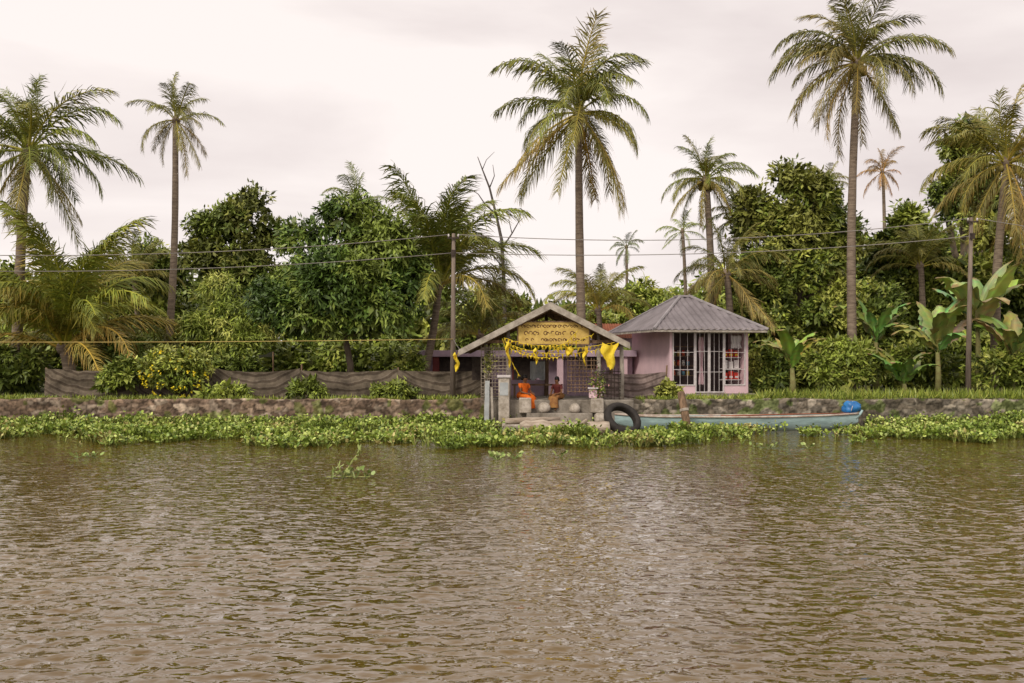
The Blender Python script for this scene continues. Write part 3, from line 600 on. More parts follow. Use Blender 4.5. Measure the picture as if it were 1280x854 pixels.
def shelter():
    o=Vector((AX,32.8,.9)); t=empty('open_shelter',o,'open gabled waiting shelter with sheet roof at the water edge','shelter')
    def q(x,y,z): return Vector((x,y,z))-o
    r=MB()
    dl=Vector((AX-LX,0,AZ-LZ)); dr=Vector((AX-RX,0,AZ-RZ))
    corr(r,q(LX,Yb,LZ),q(LX,Yf,LZ),dl,dl.length,0,Yb-Yf,.2,.02); corr(r,q(RX,Yf,RZ),q(RX,Yb,RZ),dr,dr.length,0,Yb-Yf,.2,.02)
    ro=r.build('roof',M['sheet'],t)
    for a in ((LX-.03,LZ),(RX+.03,RZ)):
        b=MB(); A=q(a[0],Yf-.03,a[1]-.03); B=q(AX,Yf-.03,AZ+.02)
        b.add([A+Vector((0,y,z)) for y in (-.02,.02) for z in (-.10,.09)]+[B+Vector((0,y,z)) for y in (-.02,.02) for z in (-.13,.09)],[(0,1,3,2),(4,6,7,5),(0,4,5,1),(2,3,7,6),(1,5,7,3),(0,2,6,4)])
        b.build('barge_board',M['board'],ro)
    for y in (Yf+.15,32.2,33.6,Yb-.15):
        for a in ((LX+.15,LZ+.0),(RX-.15,RZ+.0)):
            MB().beam(q(a[0],y,a[1]),q(AX,y,AZ-.1),.06,.09).build('rafter',M['wood'],t)
    MB().beam(q(-.9,Yf+.35,2.72),q(3.2,Yf+.35,2.72),.07,.1).build('tie_beam',M['wood'],t)
    def rz(x): return (LZ+(x-LX)/(AX-LX)*(AZ-LZ) if x<AX else RZ+(x-RX)/(AX-RX)*(AZ-RZ))-.06
    for x,y in ((-.82,31.3),(-.12,31.35),(2.72,31.35),(3.45,31.4),(-.82,34.8),(1.2,34.8),(3.45,34.8)):
        MB().tube([q(x,y,.88),q(x+.02,y,1.8),q(x,y,rz(x))],[.08,.07,.06],8).build('post',M['board'] if y<32 else M['wood'],t,True)
    MB().box(-.85-o.x,1.2-o.x,34.85-32.8,34.9-32.8,0,.55).box(1.9-o.x,3.4-o.x,34.85-32.8,34.9-32.8,0,.9).build('back_panel',M['lilac2'],t)
    MB().box(LX+.35-o.x,-.86-o.x,31.9-32.8,31.95-32.8,.6,1.35).build('side_panel',M['dark'],t)
    def lattice(x0,x1,z0,z1,y,step,name,m,tilt=0):
        l=MB(); x=x0
        while x<=x1+.001: j=random.uniform(-.02,.02); l.box(x+j-.012-o.x,x+j+.012-o.x,y-.01-32.8,y+.01-32.8,z0-.9+random.uniform(-.08,.08),z1-.9+random.uniform(-.05,.03)); x+=step
        z=z0
        while z<=z1+.001: j=random.uniform(-.02,.02); l.box(x0-.02-o.x,x1+.02-o.x,y-.032-32.8,y-.012-32.8,z+j-.9-.012,z+j-.9+.012); z+=step
        l.build(name,m,t)
    lattice(-.95,-.15,1.0,2.6,31.15,.11,'lattice',M['net']); lattice(1.75,2.68,1.15,2.2,31.25,.12,'lattice',M['wood']); lattice(2.74,3.4,.95,1.9,31.3,.12,'lattice',M['dark'])
    MB().box(.0-o.x,1.5-o.x,32.9-32.8,33.3-32.8,.40,.45).box(.05-o.x,.12-o.x,.12,.48,0,.4).box(1.4-o.x,1.47-o.x,.12,.48,0,.4).build('bench',M['wood'],t)
shelter()
o=empty('masonry_pillar',(PX(630,31.0),31.0,0),'broad pale plastered pillar left of the seated person in orange','pillar')
MB().box(-.17,.17,-.15,.15,-.1,1.6).build('shaft',M['palecon'],o,bevel=.025); MB().box(-.21,.21,-.19,.19,1.6,1.68).build('cap',M['white'],o,bevel=.015); MB().box(-.13,.13,-.156,-.151,1.05,1.45).build('poster',M['tarp'],o)
for i,(px,w,z0,z1,m,lab) in enumerate([(608,.14,.1,1.5,'tarp','pale grey weathered upright board at the outer left shelter corner'),(616,.07,.1,1.3,'board','thin brownish upright plank left of the broad pale pillar')]):
    x=PX(px,30.95); mb=MB(); n=8; V=[]; ti=[.03,-.04][i]
    for k in range(n+1):
        z=z0+(z1-z0)*k/n; a=.003*math.sin(k*1.7+i)+ti*k/n; V+=[(-w/2+a,-.02,z),(w/2+a,-.02,z),(w/2+a,.02,z),(-w/2+a,.02,z)]
    Fq=[(0,3,2,1)]
    for k in range(n):
        for j in range(4): Fq.append((k*4+j,k*4+(j+1)%4,k*4+4+(j+1)%4,k*4+4+j))
    Fq.append((n*4,n*4+1,n*4+2,n*4+3)); mb.add(V,Fq)
    o=mb.build('upright_board',M[m]); o.location=(x,30.95,0); tag(o,lab,'board')
def sign():
    Y=30.98; x0,x1=PX(648,Y),PX(736,Y); z0,z1=PZ(430,Y),PZ(403,Y); cx=(x0+x1)/2; t=empty('sign_board',(cx,Y,z0),'yellow sign board with dark curly script in the shelter gable','sign'); w=(x1-x0)/2; h=z1-z0
    MB().box(-w,w,0,.03,0,h).build('panel',M['signyel'],t)
    MB().box(-w-.04,w+.04,-.01,.04,-.04,-.001).box(-w-.04,w+.04,-.01,.04,h+.001,h+.04).box(-w-.04,-w-.001,-.01,.04,0,h).box(w+.001,w+.04,-.01,.04,0,h).build('frame',M['wood'],t)
    r=random.Random(4)
    for row,(zz,rad,pad) in enumerate(((h*.82,.040,.14),(h*.50,.056,.24),(h*.19,.040,.12))):
        m=MB()
        def arc(cx_,cz,rad,a0,a1,th=.022):
            n=9; V=[];Fq=[]
            for i in range(n+1):
                a=a0+(a1-a0)*i/n; V+=[(cx_+(rad-th/2)*math.cos(a),-.004,cz+(rad-th/2)*math.sin(a)),(cx_+(rad+th/2)*math.cos(a),-.004,cz+(rad+th/2)*math.sin(a))]
            for i in range(n): Fq.append((i*2,i*2+1,i*2+3,i*2+2))
            m.add(V,Fq)
        x=-w+pad
        while x<w-pad:
            k=r.random()
            if k<.2: x+=rad*1.8; continue
            arc(x,zz,rad,r.uniform(-1,1),r.uniform(3.5,6))
            if k<.6: arc(x+rad*1.3,zz-rad*.2,rad*.7,r.uniform(-2,0),r.uniform(2,4.4)); x+=rad*1.5
            x+=rad*2.5
        m.build('lettering',M['signred'],t)
sign()
def bunting(a,b,sag,n,label,Y,sz=.2,m='yellow'):
    A,B=P(*a,Y),P(*b,Y+.02); t=empty('bunting',A,label,'bunting'); pts=[]
    for i in range(n*2+1):
        s=i/(n*2); p=A.lerp(B,s); p.z-=sag*4*s*(1-s)+.02*random.uniform(-1,1); pts.append(p-A)
    MB().tube(pts,.008,4).build('cord',M[m],t)
    for i in range(n):
        if random.random()<.1: continue
        p=pts[i*2]; q=pts[i*2+1]+(pts[i*2+2]-pts[i*2+1])*random.uniform(-.3,.4); mid=(p+q)/2; L=sz*random.uniform(.5,1.5); sk=random.uniform(-.07,.07)
        V=[p,q,mid+Vector((sk,random.uniform(-.07,.07),-L)),(p+mid)/2+Vector((sk*.4,-.04,-L*.5)),(q+mid)/2+Vector((sk*.4,.04,-L*.5))]
        MB().add(V,[(0,3,4,1),(3,2,4)]).build('pennant',M[m],t)
bunting((630,422),(742,418),.30,24,'upper string of yellow pennants across the shelter front',30.7,.15)
bunting((640,432),(764,432),.26,24,'lower string of yellow pennants sagging to the right shelter post',30.6,.16)
bunting((632,426),(722,414),.55,20,'deep hanging string of yellow pennants below the sign',30.65,.14)
bunting((676,432),(768,428),.12,18,'straight short string of yellow pennants right of the sign',30.57,.15)
bunting((628,424),(650,470),.1,9,'short string of yellow pennants hanging beside the left lattice',30.62,.12)
bunting((634,434),(700,446),.14,14,'lowest slanting string of yellow pennants at the left of the opening',30.54,.13)
def flag(px,py,w,h,label,Y=30.55,m='yellow'):
    A=P(px,py,Y); V=[];Fq=[]; ph=px*.37
    for i in range(9):
        for j in range(9): V.append((w*(i/8)*(1-.5*(j/8)**1.5)+.05*math.sin(j*.9+ph)+(.5*w*(j/8)**1.5)*.5,.06*math.sin(i*1.1+j*.5+ph),-h*j/8-.1*math.sin(i/8*PI)-.12*(i/8-.5)*j/8+.04*math.sin(i*2.3+ph)*(j/8)))
    for i in range(8):
        for j in range(8): Fq.append((i*9+j,i*9+j+1,(i+1)*9+j+1,(i+1)*9+j))
    me=np_mesh('flag',V,Fq); o=link('yellow_flag',me,M[m],None,True); o.location=A; tag(o,label,'flag')
flag(751,428,.5,.72,'large yellow cloth hanging at the right shelter corner')
flag(568,440,.13,.5,'small yellow strip hanging from the left shelter eave')
flag(633,425,.12,.75,'narrow yellow streamer hanging over the left lattice')
flag(706,430,.26,.28,'small folded yellow flag below the sign board')
flag(668,434,.09,.42,'thin yellow streamer hanging above the seated person in orange')
flag(729,432,.10,.5,'thin yellow streamer hanging in front of the brown lattice')
def clump(px,py,Y,r,label,cols,n=60):
    c=P(px,py,Y); pts=rng.normal(size=(n*6,3))*r*.5*np.array([.7,.4,1.3])+np.array(c); N=len(pts)
    colr=np.array(cols)[rng.integers(0,len(cols),N)]
    V,Fq,C=leaf_arrays(pts,rng.normal(size=(N,3)),rng.normal(size=(N,3)),np.full(N,.1),np.full(N,.05),colr)
    o=link('creeper',np_mesh('g',V-np.array(c),Fq,C),M['leaf']); o.location=c; tag(o,label,'creeper',kind='stuff')
clump(747,482,31.15,.34,'leafy creeper with pinkish blooms on the right shelter post',G_mid[:3]+[(.5,.25,.26),(.4,.35,.3)])
clump(611,455,31.1,.3,'dry creeper tangled in the left lattice',G_olive+[(.3,.25,.2)],35)
def cloth_bundle(px,Y,z,m,lab,w=.4,h=.6):
    o=empty('hanging_cloth',(PX(px,Y),Y,z),lab,'cloth'); V=[];Fq=[]
    for i in range(11):
        for j in range(7): V.append(((i/10-.5)*w,.04*math.sin(i*1.9+px),-h*j/6*(1+.08*math.sin(i+px))))
    for i in range(10):
        for j in range(6): Fq.append((i*7+j,i*7+j+1,(i+1)*7+j+1,(i+1)*7+j))
    link('fabric',np_mesh('c',V,Fq),m,o,True); MB().tube([(-w/2-.1,0,.01),(w/2+.1,0,.01)],.01,5).build('cord',M['dark'],o)
cloth_bundle(672,33.5,2.1,M['tarp'],'pale cloth hanging at the back left of the shelter',.5,.6)
cloth_bundle(715,33.7,2.15,M['lilac2'],'lilac cloth hanging at the back right of the shelter',.45,.7)
# ---------------------------------------------------------------- people
def skin_obj(name,verts,edges,radii,m,parent,root=0,sub=1):
    me=bpy.data.meshes.new(name); me.from_pydata(verts,edges,[]); o=bpy.data.objects.new(name+'_src',me); COL.objects.link(o)
    md=o.modifiers.new('s','SKIN'); md.use_smooth_shade=True
    sv=me.skin_vertices[0].data if me.skin_vertices else None
    if sv is None: return None
    for i,r in enumerate(radii): sv[i].radius=(r,r) if not hasattr(r,'__len__') else r; sv[i].use_root=(i==root)
    sb=o.modifiers.new('u','SUBSURF'); sb.levels=sub; sb.render_levels=sub
    dg=bpy.context.evaluated_depsgraph_get(); me2=bpy.data.meshes.new_from_object(o.evaluated_get(dg)); bpy.data.objects.remove(o)
    me2.materials.clear(); return link(name,me2,m,parent,True)
def person(loc,rz,label,top,skirt,shin=.36,lean=.06,sc=1.0):
    t=empty('person',loc,label,'person',rz=rz); t.scale=(sc,)*3
    v=[(0,0,.11),(0,0,.28),(lean,0,.46),(lean+.02,0,.56),(lean+.03,0,.64),(lean+.045,0,.73),(lean+.04,0,.80),(lean+.135,0,.70)]
    rd=[(.13,.15),(.11,.125),(.12,.15),(.045,.045),(.06,.06),(.085,.075),(.06,.055),.012]; e=[(0,1),(1,2),(2,3),(3,4),(4,5),(5,6),(4,7)]
    for s in (-1,1):
        b=len(v); v+=[(lean,.16*s,.50),(lean+.06,.22*s,.26),(lean+.28,.13*s,.20),(lean+.36,.10*s,.19)]; rd+=[.052,.04,.028,.03]; e+=[(2,b),(b,b+1),(b+1,b+2),(b+2,b+3)]
        for k in range(4):
            f=len(v); dy=(k-1.5)*.02; L=[.06,.075,.07,.052][k]
            v+=[(lean+.36+L*.6,.10*s+dy,.185),(lean+.36+L,.10*s+dy,.16)]; rd+=[.009,.007]; e+=[(b+3,f),(f,f+1)]
        f=len(v); v+=[(lean+.32,.10*s-.045*s,.19),(lean+.37,.10*s-.06*s,.175)]; rd+=[.010,.008]; e+=[(b+2,f),(f,f+1)]
        b=len(v); v+=[(.03,.09*s,.09),(.40,.11*s,.10),(.40,.11*s,-shin+.07),(.42,.11*s,-shin+.035),(.53,.12*s,-shin+.025)]; rd+=[.085,.058,.035,.035,.025]; e+=[(0,b),(b,b+1),(b+1,b+2),(b+2,b+3),(b+3,b+4)]
    skin_obj('body',v,e,rd,M['skin'],t,0,2)
    skin_obj('blouse',[(0,0,.2),(lean*.6,0,.34),(lean,0,.47),(lean+.01,0,.53),(lean,.165,.505),(lean+.04,.205,.36),(lean,-.165,.505),(lean+.04,-.205,.36)],[(0,1),(1,2),(2,3),(2,4),(4,5),(2,6),(6,7)],[(.145,.16),(.14,.155),(.14,.17),(.075,.075),.066,.055,.066,.055],top,t,1,2)
    m=MB(); n=14; V=[];Fq=[]; rings=[]
    for (x,z,ry,rz_) in ((-.14,.12,.19,.13),(.0,.12,.22,.15),(.2,.11,.21,.115),(.38,.10,.20,.10)):
        rings.append([(x,ry*math.cos(2*PI*k/n),max(.005,z+rz_*math.sin(2*PI*k/n))) for k in range(n)])
    for (x,z,rx,ry) in ((.43,.02,.10,.2),(.43,-.12,.11,.2),(.44,-shin+.1,.13,.22)):
        rings.append([(x+rx*math.sin(2*PI*k/n),ry*math.cos(2*PI*k/n)*(1+.06*math.sin(k*3)),z+.06*math.sin(2*PI*k/n)*(z>0)) for k in range(n)])
    for r_ in rings: V+=r_
    for i in range(len(rings)-1):
        for k in range(n): Fq.append((i*n+k,i*n+(k+1)%n,(i+1)*n+(k+1)%n,(i+1)*n+k))
    Fq.append(tuple(range(n)))
    m.add(V,Fq).build('skirt',skirt,t,True)
    h=MB(); h.ball((lean+.02,0,.755),.098,.092,.098,14,10); h.ball((lean-.08,0,.70),.055,.055,.055,10,8); h.build('hair',M['hair'],t,True)
    ev=MB()
    for s in (-1,1): ev.ball((lean+.118,.032*s,.735),.010,.012,.008,8,6)
    ev.build('eyes',M['hair'],t,True)
    MB().ball((lean+.125,0,.665),.010,.024,.007,8,5).build('lips',M['maroon'],t,True)
person((PX(654,31.3),31.55,.91),R(-50),'person in an orange sari seated at the front of the shelter',M['orange'],M['orange'],.40,.06,.92)
person((PX(698,31.6),31.55,.91),R(-120),'person in dark maroon and ochre clothes seated in the middle of the shelter',M['maroon'],M['ochre'],.40,.1,.85)
# ---------------------------------------------------------------- fence
def fence(px0,px1,Y,seg,label,m,zt=PZ(461,33.4),zb=GZ):
    x0,x1=PX(px0,Y),PX(px1,Y); t=empty('cloth_fence',((x0+x1)/2,Y,GZ),label,'fence'); ox=(x0+x1)/2; n=max(1,round((x1-x0)/seg))
    cuts=[0]+[ (i+random.uniform(-.22,.22))/n for i in range(1,n)]+[1]
    for s_ in cuts:
        x=x0+(x1-x0)*s_; MB().tube([(x-ox,.04,-.1),(x-ox+random.uniform(-.05,.05),.04,zt-GZ+random.uniform(.0,.2))],.03,6).build('post',M['wood'],t,True)
    for i in range(n):
        a=x0+(x1-x0)*cuts[i]+.005; b=x0+(x1-x0)*cuts[i+1]-.005; nx=60; nz=16; V=[];C=[];Fq=[]; sg=random.uniform(.03,.14); fs=random.uniform(.1,.6); ph=random.uniform(0,6); dl,dr_=random.uniform(-.08,.05),random.uniform(-.08,.05)
        for u in range(nx+1):
            for w in range(nz+1):
                s=u/nx; q=w/nz; x=a+(b-a)*s; top=zt+dl*(1-s)+dr_*s-sg*4*s*(1-s)+.03*noise.noise((x*3,1,0))
                z=zb+(top-zb)*q; y=-.03-.05*math.sin(s*PI)*(1+.5*math.sin(q*9+ph))+.07*noise.noise((x*2.2,z*1.3,ph))+.03*noise.noise((x*6,z*5,ph))
                V.append((x-ox,y,z-GZ)); C.append((q+fs*4*s*(1-s)+i*.137+.08*noise.noise((x*1.3,z*2,4)),0,0))
        for u in range(nx):
            for w in range(nz): k=u*(nz+1)+w; Fq.append((k,k+nz+1,k+nz+2,k+1))
        link('cloth_panel',np_mesh('p',V,Fq,np.array(C)),m,t,True)
fence(56,606,33.4,2.7,'long sagging striped shade cloth fence left of the shelter',M['cloth'])
fence(750,832,33.4,2.2,'short pale shade cloth fence between shelter and kiosk',M['cloth2'],PZ(464,33.4))
o=empty('tarpaulin',P(295,445,37),'pale tarpaulin strip stretched behind the flowering bush','tarpaulin')
V=[];Fq=[]
for i in range(21):
    for j in range(5): V.append(((i/20-.5)*2.8,.3*j/4,(i/20-.5)*.3-.12*math.sin(i/20*PI)-.03*j+.03*math.sin(i*1.7+j)))
for i in range(20):
    for j in range(4): Fq.append((i*5+j,(i+1)*5+j,(i+1)*5+j+1,i*5+j+1))
link('sheet',np_mesh('t',V,Fq),M['tarp'],o,True)
for s in (-1,1): MB().tube([(s*1.38,.0,-1.7),(s*1.38,0,s*.15)],.03,6).build('pole',M['wood'],o)
# ---------------------------------------------------------------- poles & wires
def upole(px,pyt,Y,label,lean=0):
    top=P(px,pyt,Y); t=empty('utility_pole',(top.x-lean,Y,GZ),label,'utility pole','utility poles'); H=top.z-GZ
    MB().tube([(0,0,-.2),(lean*.5,0,H*.5),(lean,0,H)],[.10,.08,.06],10).build('post',M['post'],t,True)
    MB().beam((lean-.2,-.1,H-.16),(lean+.2,-.1,H-.16),.04,.05).build('crossarm',M['dark'],t)
    MB().beam((lean,-.1,H-.75),(lean,-.1,H-.55),.04,.16).build('bracket',M['dark'],t)
    for s in (-.16,.16): MB().tube([(lean+s,-.1,H-.13),(lean+s,-.1,H-.08),(lean+s,-.1,H-.03)],[.02,.035,.02],8).build('insulator',M['white'],t,True)
    return top
T1=upole(567,292,33,'left wooden utility pole beside the shelter roof',.03); T2=upole(1214,272,34.2,'right wooden utility pole among the banana plants',.12)
def wire(a,b,sag,label,r=.014,m='wire'):
    a=Vector(a);b=Vector(b);n=28;pts=[]
    for i in range(n+1):
        s=i/n; p=a.lerp(b,s); p.z-=sag*4*s*(1-s); pts.append(p-a)
    o=MB().tube(pts,r,5).build('overhead_wire',M[m],None,True); o.location=a; tag(o,label,'wire')
wire(T1+Vector((-.16,-.1,-.05)),P(-520,290,30),.7,'upper overhead wire running left from the left utility pole')
wire(T1+Vector((0,-.1,-.65)),P(-520,315,30),.6,'lower overhead wire running left from the left utility pole')
wire(T1+Vector((.16,-.1,-.05)),T2+Vector((-.16,-.1,-.05)),.42,'upper overhead wire between the two utility poles')
wire(T1+Vector((0,-.1,-.65)),T2+Vector((0,-.1,-.65)),.3,'lower overhead wire between the two utility poles')
wire(T2+Vector((.16,-.1,-.05)),P(1900,300,33),.6,'overhead wire running right from the right utility pole')
wire(P(567,424,33)+Vector((0,-.1,0)),P(-420,424,31.5),.1,'low yellowish cable crossing the left trees',.012,'ywire')
wire(P(567,424,33)+Vector((0,-.1,0)),Vector((LX+.1,30.9,LZ)),.05,'short cable from the left pole to the shelter eave',.01)
# ---------------------------------------------------------------- canoe, tyre, log, post
def canoe():
    Y=30.75; xa,xb=PX(768,Y),PX(1074,Y); L=xb-xa; t=empty('canoe',((xa+xb)/2,Y,.08),'long pale blue wooden canoe moored along the stone wall','boat',rz=R(1.5)); n=40; k=10
    def ring(s,off):
        w=(.48*(1-abs(2*s-1)**2.6)+.03)*(1-off*1.2); sheer=.33+.08*max(0,(s-.6)/.4)**2+.07*max(0,(.25-s)/.25)**2; keel=-.18+.30*abs(2*s-1)**5
        x=(s-.5)*(L-off*1.5); out=[]
        for j in range(k+1):
            yy=math.sin((j/k-.5)*PI)*w; zz=keel+(sheer-keel)*(1-math.cos((j/k-.5)*PI))**1.1+off
            if abs((j/k-.5))==.5: zz=sheer
            out.append((x,yy,min(zz,sheer)))
        return out
    m=MB(); V=[];Fq=[]
    for i in range(n+1): V+=ring(i/n,0)
    for i in range(n):
        for j in range(k): q=i*(k+1)+j; Fq.append((q,q+1,q+k+2,q+k+1))
    b=(n+1)*(k+1)
    for i in range(n+1): V+=ring(i/n,.04)
    for i in range(n):
        for j in range(k): q=b+i*(k+1)+j; Fq.append((q,q+k+1,q+k+2,q+1))
    m.add(V,Fq).build('hull',M['boat'],t,True)
    for s_,jj in ((-1,0),(1,k)):
        MB().tube([Vector(ring(i/n,0)[jj])+Vector((0,s_*.012,.005)) for i in range(n+1)],.03,6).build('gunwale',M['boatrim'],t,True)
    for s in (.2,.42,.64,.85):
        w=.48*(1-abs(2*s-1)**2.6); MB().box((s-.5)*L-.09,(s-.5)*L+.09,-w+.03,w-.03,.22,.255).build('thwart',M['wood'],t)
    tip=ring(1,0)[k]; MB().tube([Vector((tip[0]-.1,0,tip[2]-.16)),Vector((tip[0]+.06,0,tip[2]-.02)),Vector((tip[0]+.14,0,tip[2]+.10))],[.06,.045,.03],8).build('bow_post',M['boat'],t,True)
    o=empty('bamboo_paddle',(PX(900,Y),Y-.1,.40),'long reddish pole lying along the inside of the canoe','pole')
    MB().tube([(0,0,.02),(2.2,.1,.07),(4.0,.12,.10)],[.025,.022,.018],6).build('shaft',M['tile'],o,True); MB().ball((-.25,0,.02),.28,.07,.015,10,6).build('blade',M['tile'],o,True)
canoe()
def bluething():
    c=P(1065,503,31.0); t=empty('blue_tarpaulin',(c.x,c.y,.47),'crumpled bright blue tarpaulin bundle on the bow of the canoe','tarpaulin')
    m=MB().ball((0,0,.19),.29,.22,.2,22,16); m.v=[tuple(Vector((0,0,.19))+(Vector(v)-Vector((0,0,.19)))*(1+.35*noise.noise(Vector(v)*7)+.15*noise.noise(Vector(v)*17))) for v in m.v]
    m.build('body',M['blue'],t,True); MB().tube([(-.1,-.22,.1),(-.05,-.2,.25),(0,-.05,.39),(.05,.1,.36)],.012,5).build('cord',M['white'],t,True)
bluething()
def tyre():
    t=empty('old_tyre',P(778,524,29.4),'large worn black tyre leaning by the end of the pale log','tyre'); Rr,r=.46,.13; V=[];Fq=[];n=48;k=12
    for i in range(n):
        a=2*PI*i/n
        for j in range(k):
            b=2*PI*j/k; rr=Rr+r*max(-.6,math.cos(b))*(1-.06*(i%2)*(math.cos(b)>.5)); V.append((rr*math.cos(a),r*1.05*math.sin(b),rr*math.sin(a)))
    for i in range(n):
        for j in range(k): Fq.append((i*k+j,i*k+(j+1)%k,((i+1)%n)*k+(j+1)%k,((i+1)%n)*k+j))
    o=MB().add(V,Fq).build('casing',M['rubber'],t,True); o.rotation_euler=(R(-40),R(10),R(15))
tyre()
def log():
    t=empty('pale_log',P(706,535,29.1),'thick bleached log floating in front of the shelter slab','log')
    pts=[];rad=[]; n=16
    for i in range(n+1): s=i/n; pts.append(((s-.5)*2.6,.05*math.sin(s*5),.03*math.sin(s*7)-.02)); rad.append(.22+.025*math.sin(i*2.1)-.05*(i in(0,n)))
    MB().tube(pts,rad,12).build('trunk',M['log'],t,True); MB().tube([(.5,-.1,.1),(.62,-.3,.25)],[.08,.05],7).build('stub',M['log'],t,True)
log()
o=MB().tube([P(632,527,29.6),P(655,526,29.5),P(700,524,29.7)],[.09,.1,.07],8).build('driftwood',M['log'],None,True); tag(o,'thin driftwood piece lying left behind the thick pale log','driftwood')
def lpost():
    a=P(863,541,29.2);b=P(851,490,29.6); t=empty('leaning_post',(a.x,a.y,-.3),'brown leaning mooring post in front of the canoe','post'); d=b-Vector((a.x,a.y,-.3))
    MB().tube([(0,0,0),d*.5,d*.97,d],[.13,.12,.115,.09],9).build('shaft',M['wood'],t,True); MB().tube([d*.62,d*.67],[.14,.14],9).build('rope',M['board'],t)
lpost()
for x_,y_,z_,s,lab in ((1.0,31.0,.66,.2,'rounded pale stone on the step below the seated person in orange'),(1.95,31.02,.64,.18,'smaller pale stone on the step below the person in maroon'),(2.7,30.5,.36,.2,'grey stone at the right corner of the low slab')):
    m=MB().ball((0,0,0),s,s*.8,s*.9,14,10); m.v=[tuple(Vector(v)*(1+.18*noise.noise(Vector(v)*5+Vector((x_,0,0))))) for v in m.v]
    o=m.build('loose_stone',M['palecon'],None,True); o.location=(x_,y_,z_); tag(o,lab,'stone')
o=empty('stand',(PX(741,31.2),31.2,.96),'small pale pillar stand at the right of the steps','stand')
MB().box(-.12,.12,-.12,.12,0,.28).build('body',M['lilac'],o,bevel=.015); MB().box(-.16,.16,-.16,.16,.281,.33).build('cap',M['white'],o,bevel=.01)
# ---------------------------------------------------------------- water hyacinth
def hyacinth():
    kf=[(-700,30),(-50,28.2),(40,27.2),(120,26.2),(250,25.6),(400,25.0),(520,24.6),(600,24.4),(750,24.6),(860,25.4),(945,26.4),(960,28.8),(985,29.6),(1010,26.9),(1080,26.2),(1160,26.6),(1280,27.0),(1900,30)]
    C0=[];H=[]
    tries=0
    while len(C0)<7200 and tries<120000:
        tries+=1
        y=random.uniform(23.8,31.85); x=random.uniform(-22,22); px=640+x/y*F
        fy=interp(kf,px)+2.2*noise.noise((x*.45,3,0))+1.4*noise.noise((x*1.6,5,0))
        if y<fy: 
            if not (y>fy-1.5 and random.random()<.06): continue
        if -.6<x<4.1 and y>28.5 and random.random()>.05: continue
        if 2.9<x<11.3 and y>30.15: continue
        d=noise.noise((x*.6,y*.9,8))
        if y<29.5 and d<-.04 and random.random()<.88: continue
        if px>985 and y<30 and d<.0 and random.random()<.85: continue
        if 940<px<1000 and random.random()<.8: continue
        h=.09+.14*random.random()+.38*max(0,noise.noise((x*.8,y*.8,1)))
        if 2.5<x<4.6 and y>27: h=min(h,.14)
        C0.append((x,y,0))
        if y>30.6: h+=.22*random.random()
        H.append(h)
    C0=np.array(C0);H=np.array(H);n=len(C0);per=8
    idx=np.repeat(np.arange(n),per);N=len(idx); a=rng.random(N)*6.283; el=rng.uniform(.15,1.45,N)
    out=np.stack([np.cos(a),np.sin(a),np.zeros(N)],-1); h=H[idx]*rng.uniform(.4,1.2,N)
    c=C0[idx]+out*(h*.55)[:,None]*np.cos(el)[:,None]; c[:,2]=h*.8
    d=out*np.cos(el)[:,None]+np.array([0,0,1])*(np.sin(el)*.8)[:,None]+rng.normal(size=(N,3))*.2
    nn=-out*np.sin(el)[:,None]+np.array([0,0,1.])*np.cos(el)[:,None]+rng.normal(size=(N,3))*.4
    pal=np.array(sc([(.14,.20,.03),(.20,.26,.04),(.26,.32,.06),(.35,.40,.11),(.07,.12,.015),(.30,.26,.09)],1.35))
    pw=np.array([noise.noise((p[0]*.5,p[1]*1.2,4)) for p in C0])
    ci=np.clip(((pw+.45)[idx]+rng.normal(0,.28,N))*5,0,5).astype(int)
    col=pal[ci]*rng.uniform(.6,1.35,(N,1))
    V,Fq,C=leaf_arrays(c,d,nn,rng.uniform(.06,.125,N),rng.uniform(.05,.095,N),col,True)
    s0=C0[idx]; V2,F2,C2=leaf_arrays(s0,c-s0,rng.normal(size=(N,3)),np.linalg.norm(c-s0,axis=1),np.full(N,.022),col*.7,True)
    me=np_mesh('hy',np.concatenate([V,V2]),np.concatenate([Fq,F2+len(V)]),np.concatenate([C,C2]))
    tag(link('water_hyacinth',me,M['leaf']),'thick band of floating water hyacinth along the bank','water hyacinth',kind='stuff')
hyacinth()
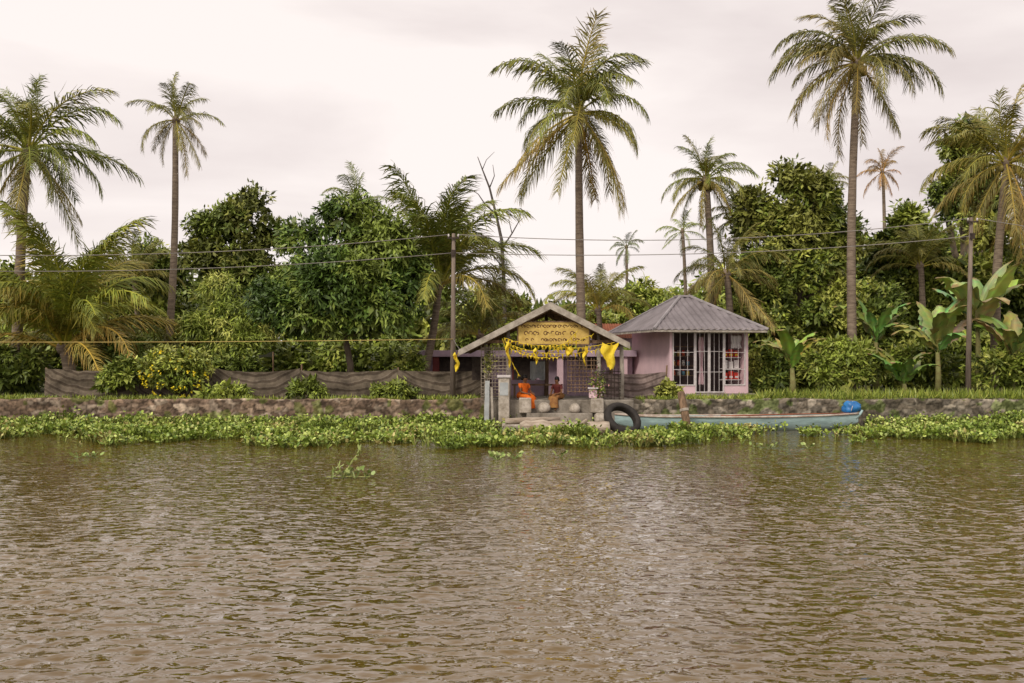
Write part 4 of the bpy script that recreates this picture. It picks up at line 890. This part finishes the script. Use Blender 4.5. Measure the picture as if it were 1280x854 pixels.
def float_clump(px,py,label,n=5,spread=.25,h=.3,stalk=False):
    Y=CH*F/(py-HZ); x=PX(px,Y); N=n*7; c0=rng.normal(size=(n,3))*spread*np.array([1.6,.7,0]); idx=np.repeat(np.arange(n),7); a=rng.random(N)*6.28
    out=np.stack([np.cos(a),np.sin(a),np.zeros(N)],-1); hh=h*rng.uniform(.3,1,N); c=c0[idx]+out*.1; c[:,2]=hh*.6
    pal=np.array([(.28,.38,.1),(.38,.45,.15),(.16,.24,.05)])[rng.integers(0,3,N)]
    V,Fq,C=leaf_arrays(c,out+np.array([0,0,.8]),rng.normal(size=(N,3))+np.array([0,0,1]),rng.uniform(.07,.12,N),rng.uniform(.04,.08,N),pal,True)
    V2,F2,C2=leaf_arrays(c0[idx],c-c0[idx],rng.normal(size=(N,3)),np.linalg.norm(c-c0[idx],axis=1),np.full(N,.02),pal*.7,True)
    t=empty('floating_plant',(x,Y,0),label,'plant')
    if stalk:
        q=np.array([(.02,0,.12),(.08,0,.24),(.14,0,.34),(.20,0,.42),(.26,0,.50),(-.12,0,.2),(-.2,0,.12)]); K=3; cc=np.repeat(q,K,0); m_=len(cc)
        V3,F3,C3=leaf_arrays(cc,rng.normal(size=(m_,3))*.6+np.array([.2,-.2,.6]),rng.normal(size=(m_,3)),np.full(m_,.13),np.full(m_,.055),np.tile((.36,.44,.14),(m_,1)),True)
        V2=np.concatenate([V2,V3]); F2=np.concatenate([F2,F3+len(V2)-len(V3)]); C2=np.concatenate([C2,C3])
    link('leaves',np_mesh('fl',np.concatenate([V,V2]),np.concatenate([Fq,F2+len(V)]),np.concatenate([C,C2])),M['leaf'],t)
    if stalk: MB().tube([(-.05,0,.0),(.03,0,.16),(.14,0,.34),(.28,0,.52)],[.016,.014,.011,.006],6).tube([(-.04,0,.02),(-.12,0,.2),(-.14,0,.28)],[.012,.009,.005],5).tube([(-.35,.02,.02),(.1,0,.03),(.45,-.05,.03)],[.01,.014,.008],5).build('stalk',mat('green_stalk',(.42,.44,.16),(.25,.28,.08),6),t,True)
float_clump(432,598,'loose hyacinth plant with upright stalk drifting alone on open water',5,.12,.28,True)
float_clump(105,572,'tiny hyacinth clump floating off the left bank',3,.12,.12)
float_clump(640,574,'hyacinth clump drifting in front of the shelter',6,.25,.2)
float_clump(980,560,'small hyacinth clump drifting near the gap by the canoe',4,.3,.14)
def grass():
    N=16000; x=rng.uniform(-20,20,N); y=32.1+rng.random(N)**2*2.8; dn=np.array([noise.noise((a*.8,b,2)) for a,b in zip(x,y)]); k=((x<-1)|(x>4))&(dn>-.2); x=x[k];y=y[k];N=len(x)
    px=640+x/y*F; hh=np.where(px>950,.32,.15)*rng.uniform(.4,1.5,N)
    c=np.stack([x,y,np.full(N,GZ+.03)],-1); d=rng.normal(size=(N,3))*.45+np.array([0,-.1,1]); pal=np.array(G_mid+G_light[:2])[rng.integers(0,6,N)]
    V,Fq,C=leaf_arrays(c,d,rng.normal(size=(N,3)),hh,np.full(N,.035),pal)
    tag(link('bank_grass',np_mesh('gr',V,Fq,C),M['leaf']),'grass and weeds along the top of the stone walls','grass',kind='stuff')
grass()
bpy.context.view_layer.update()
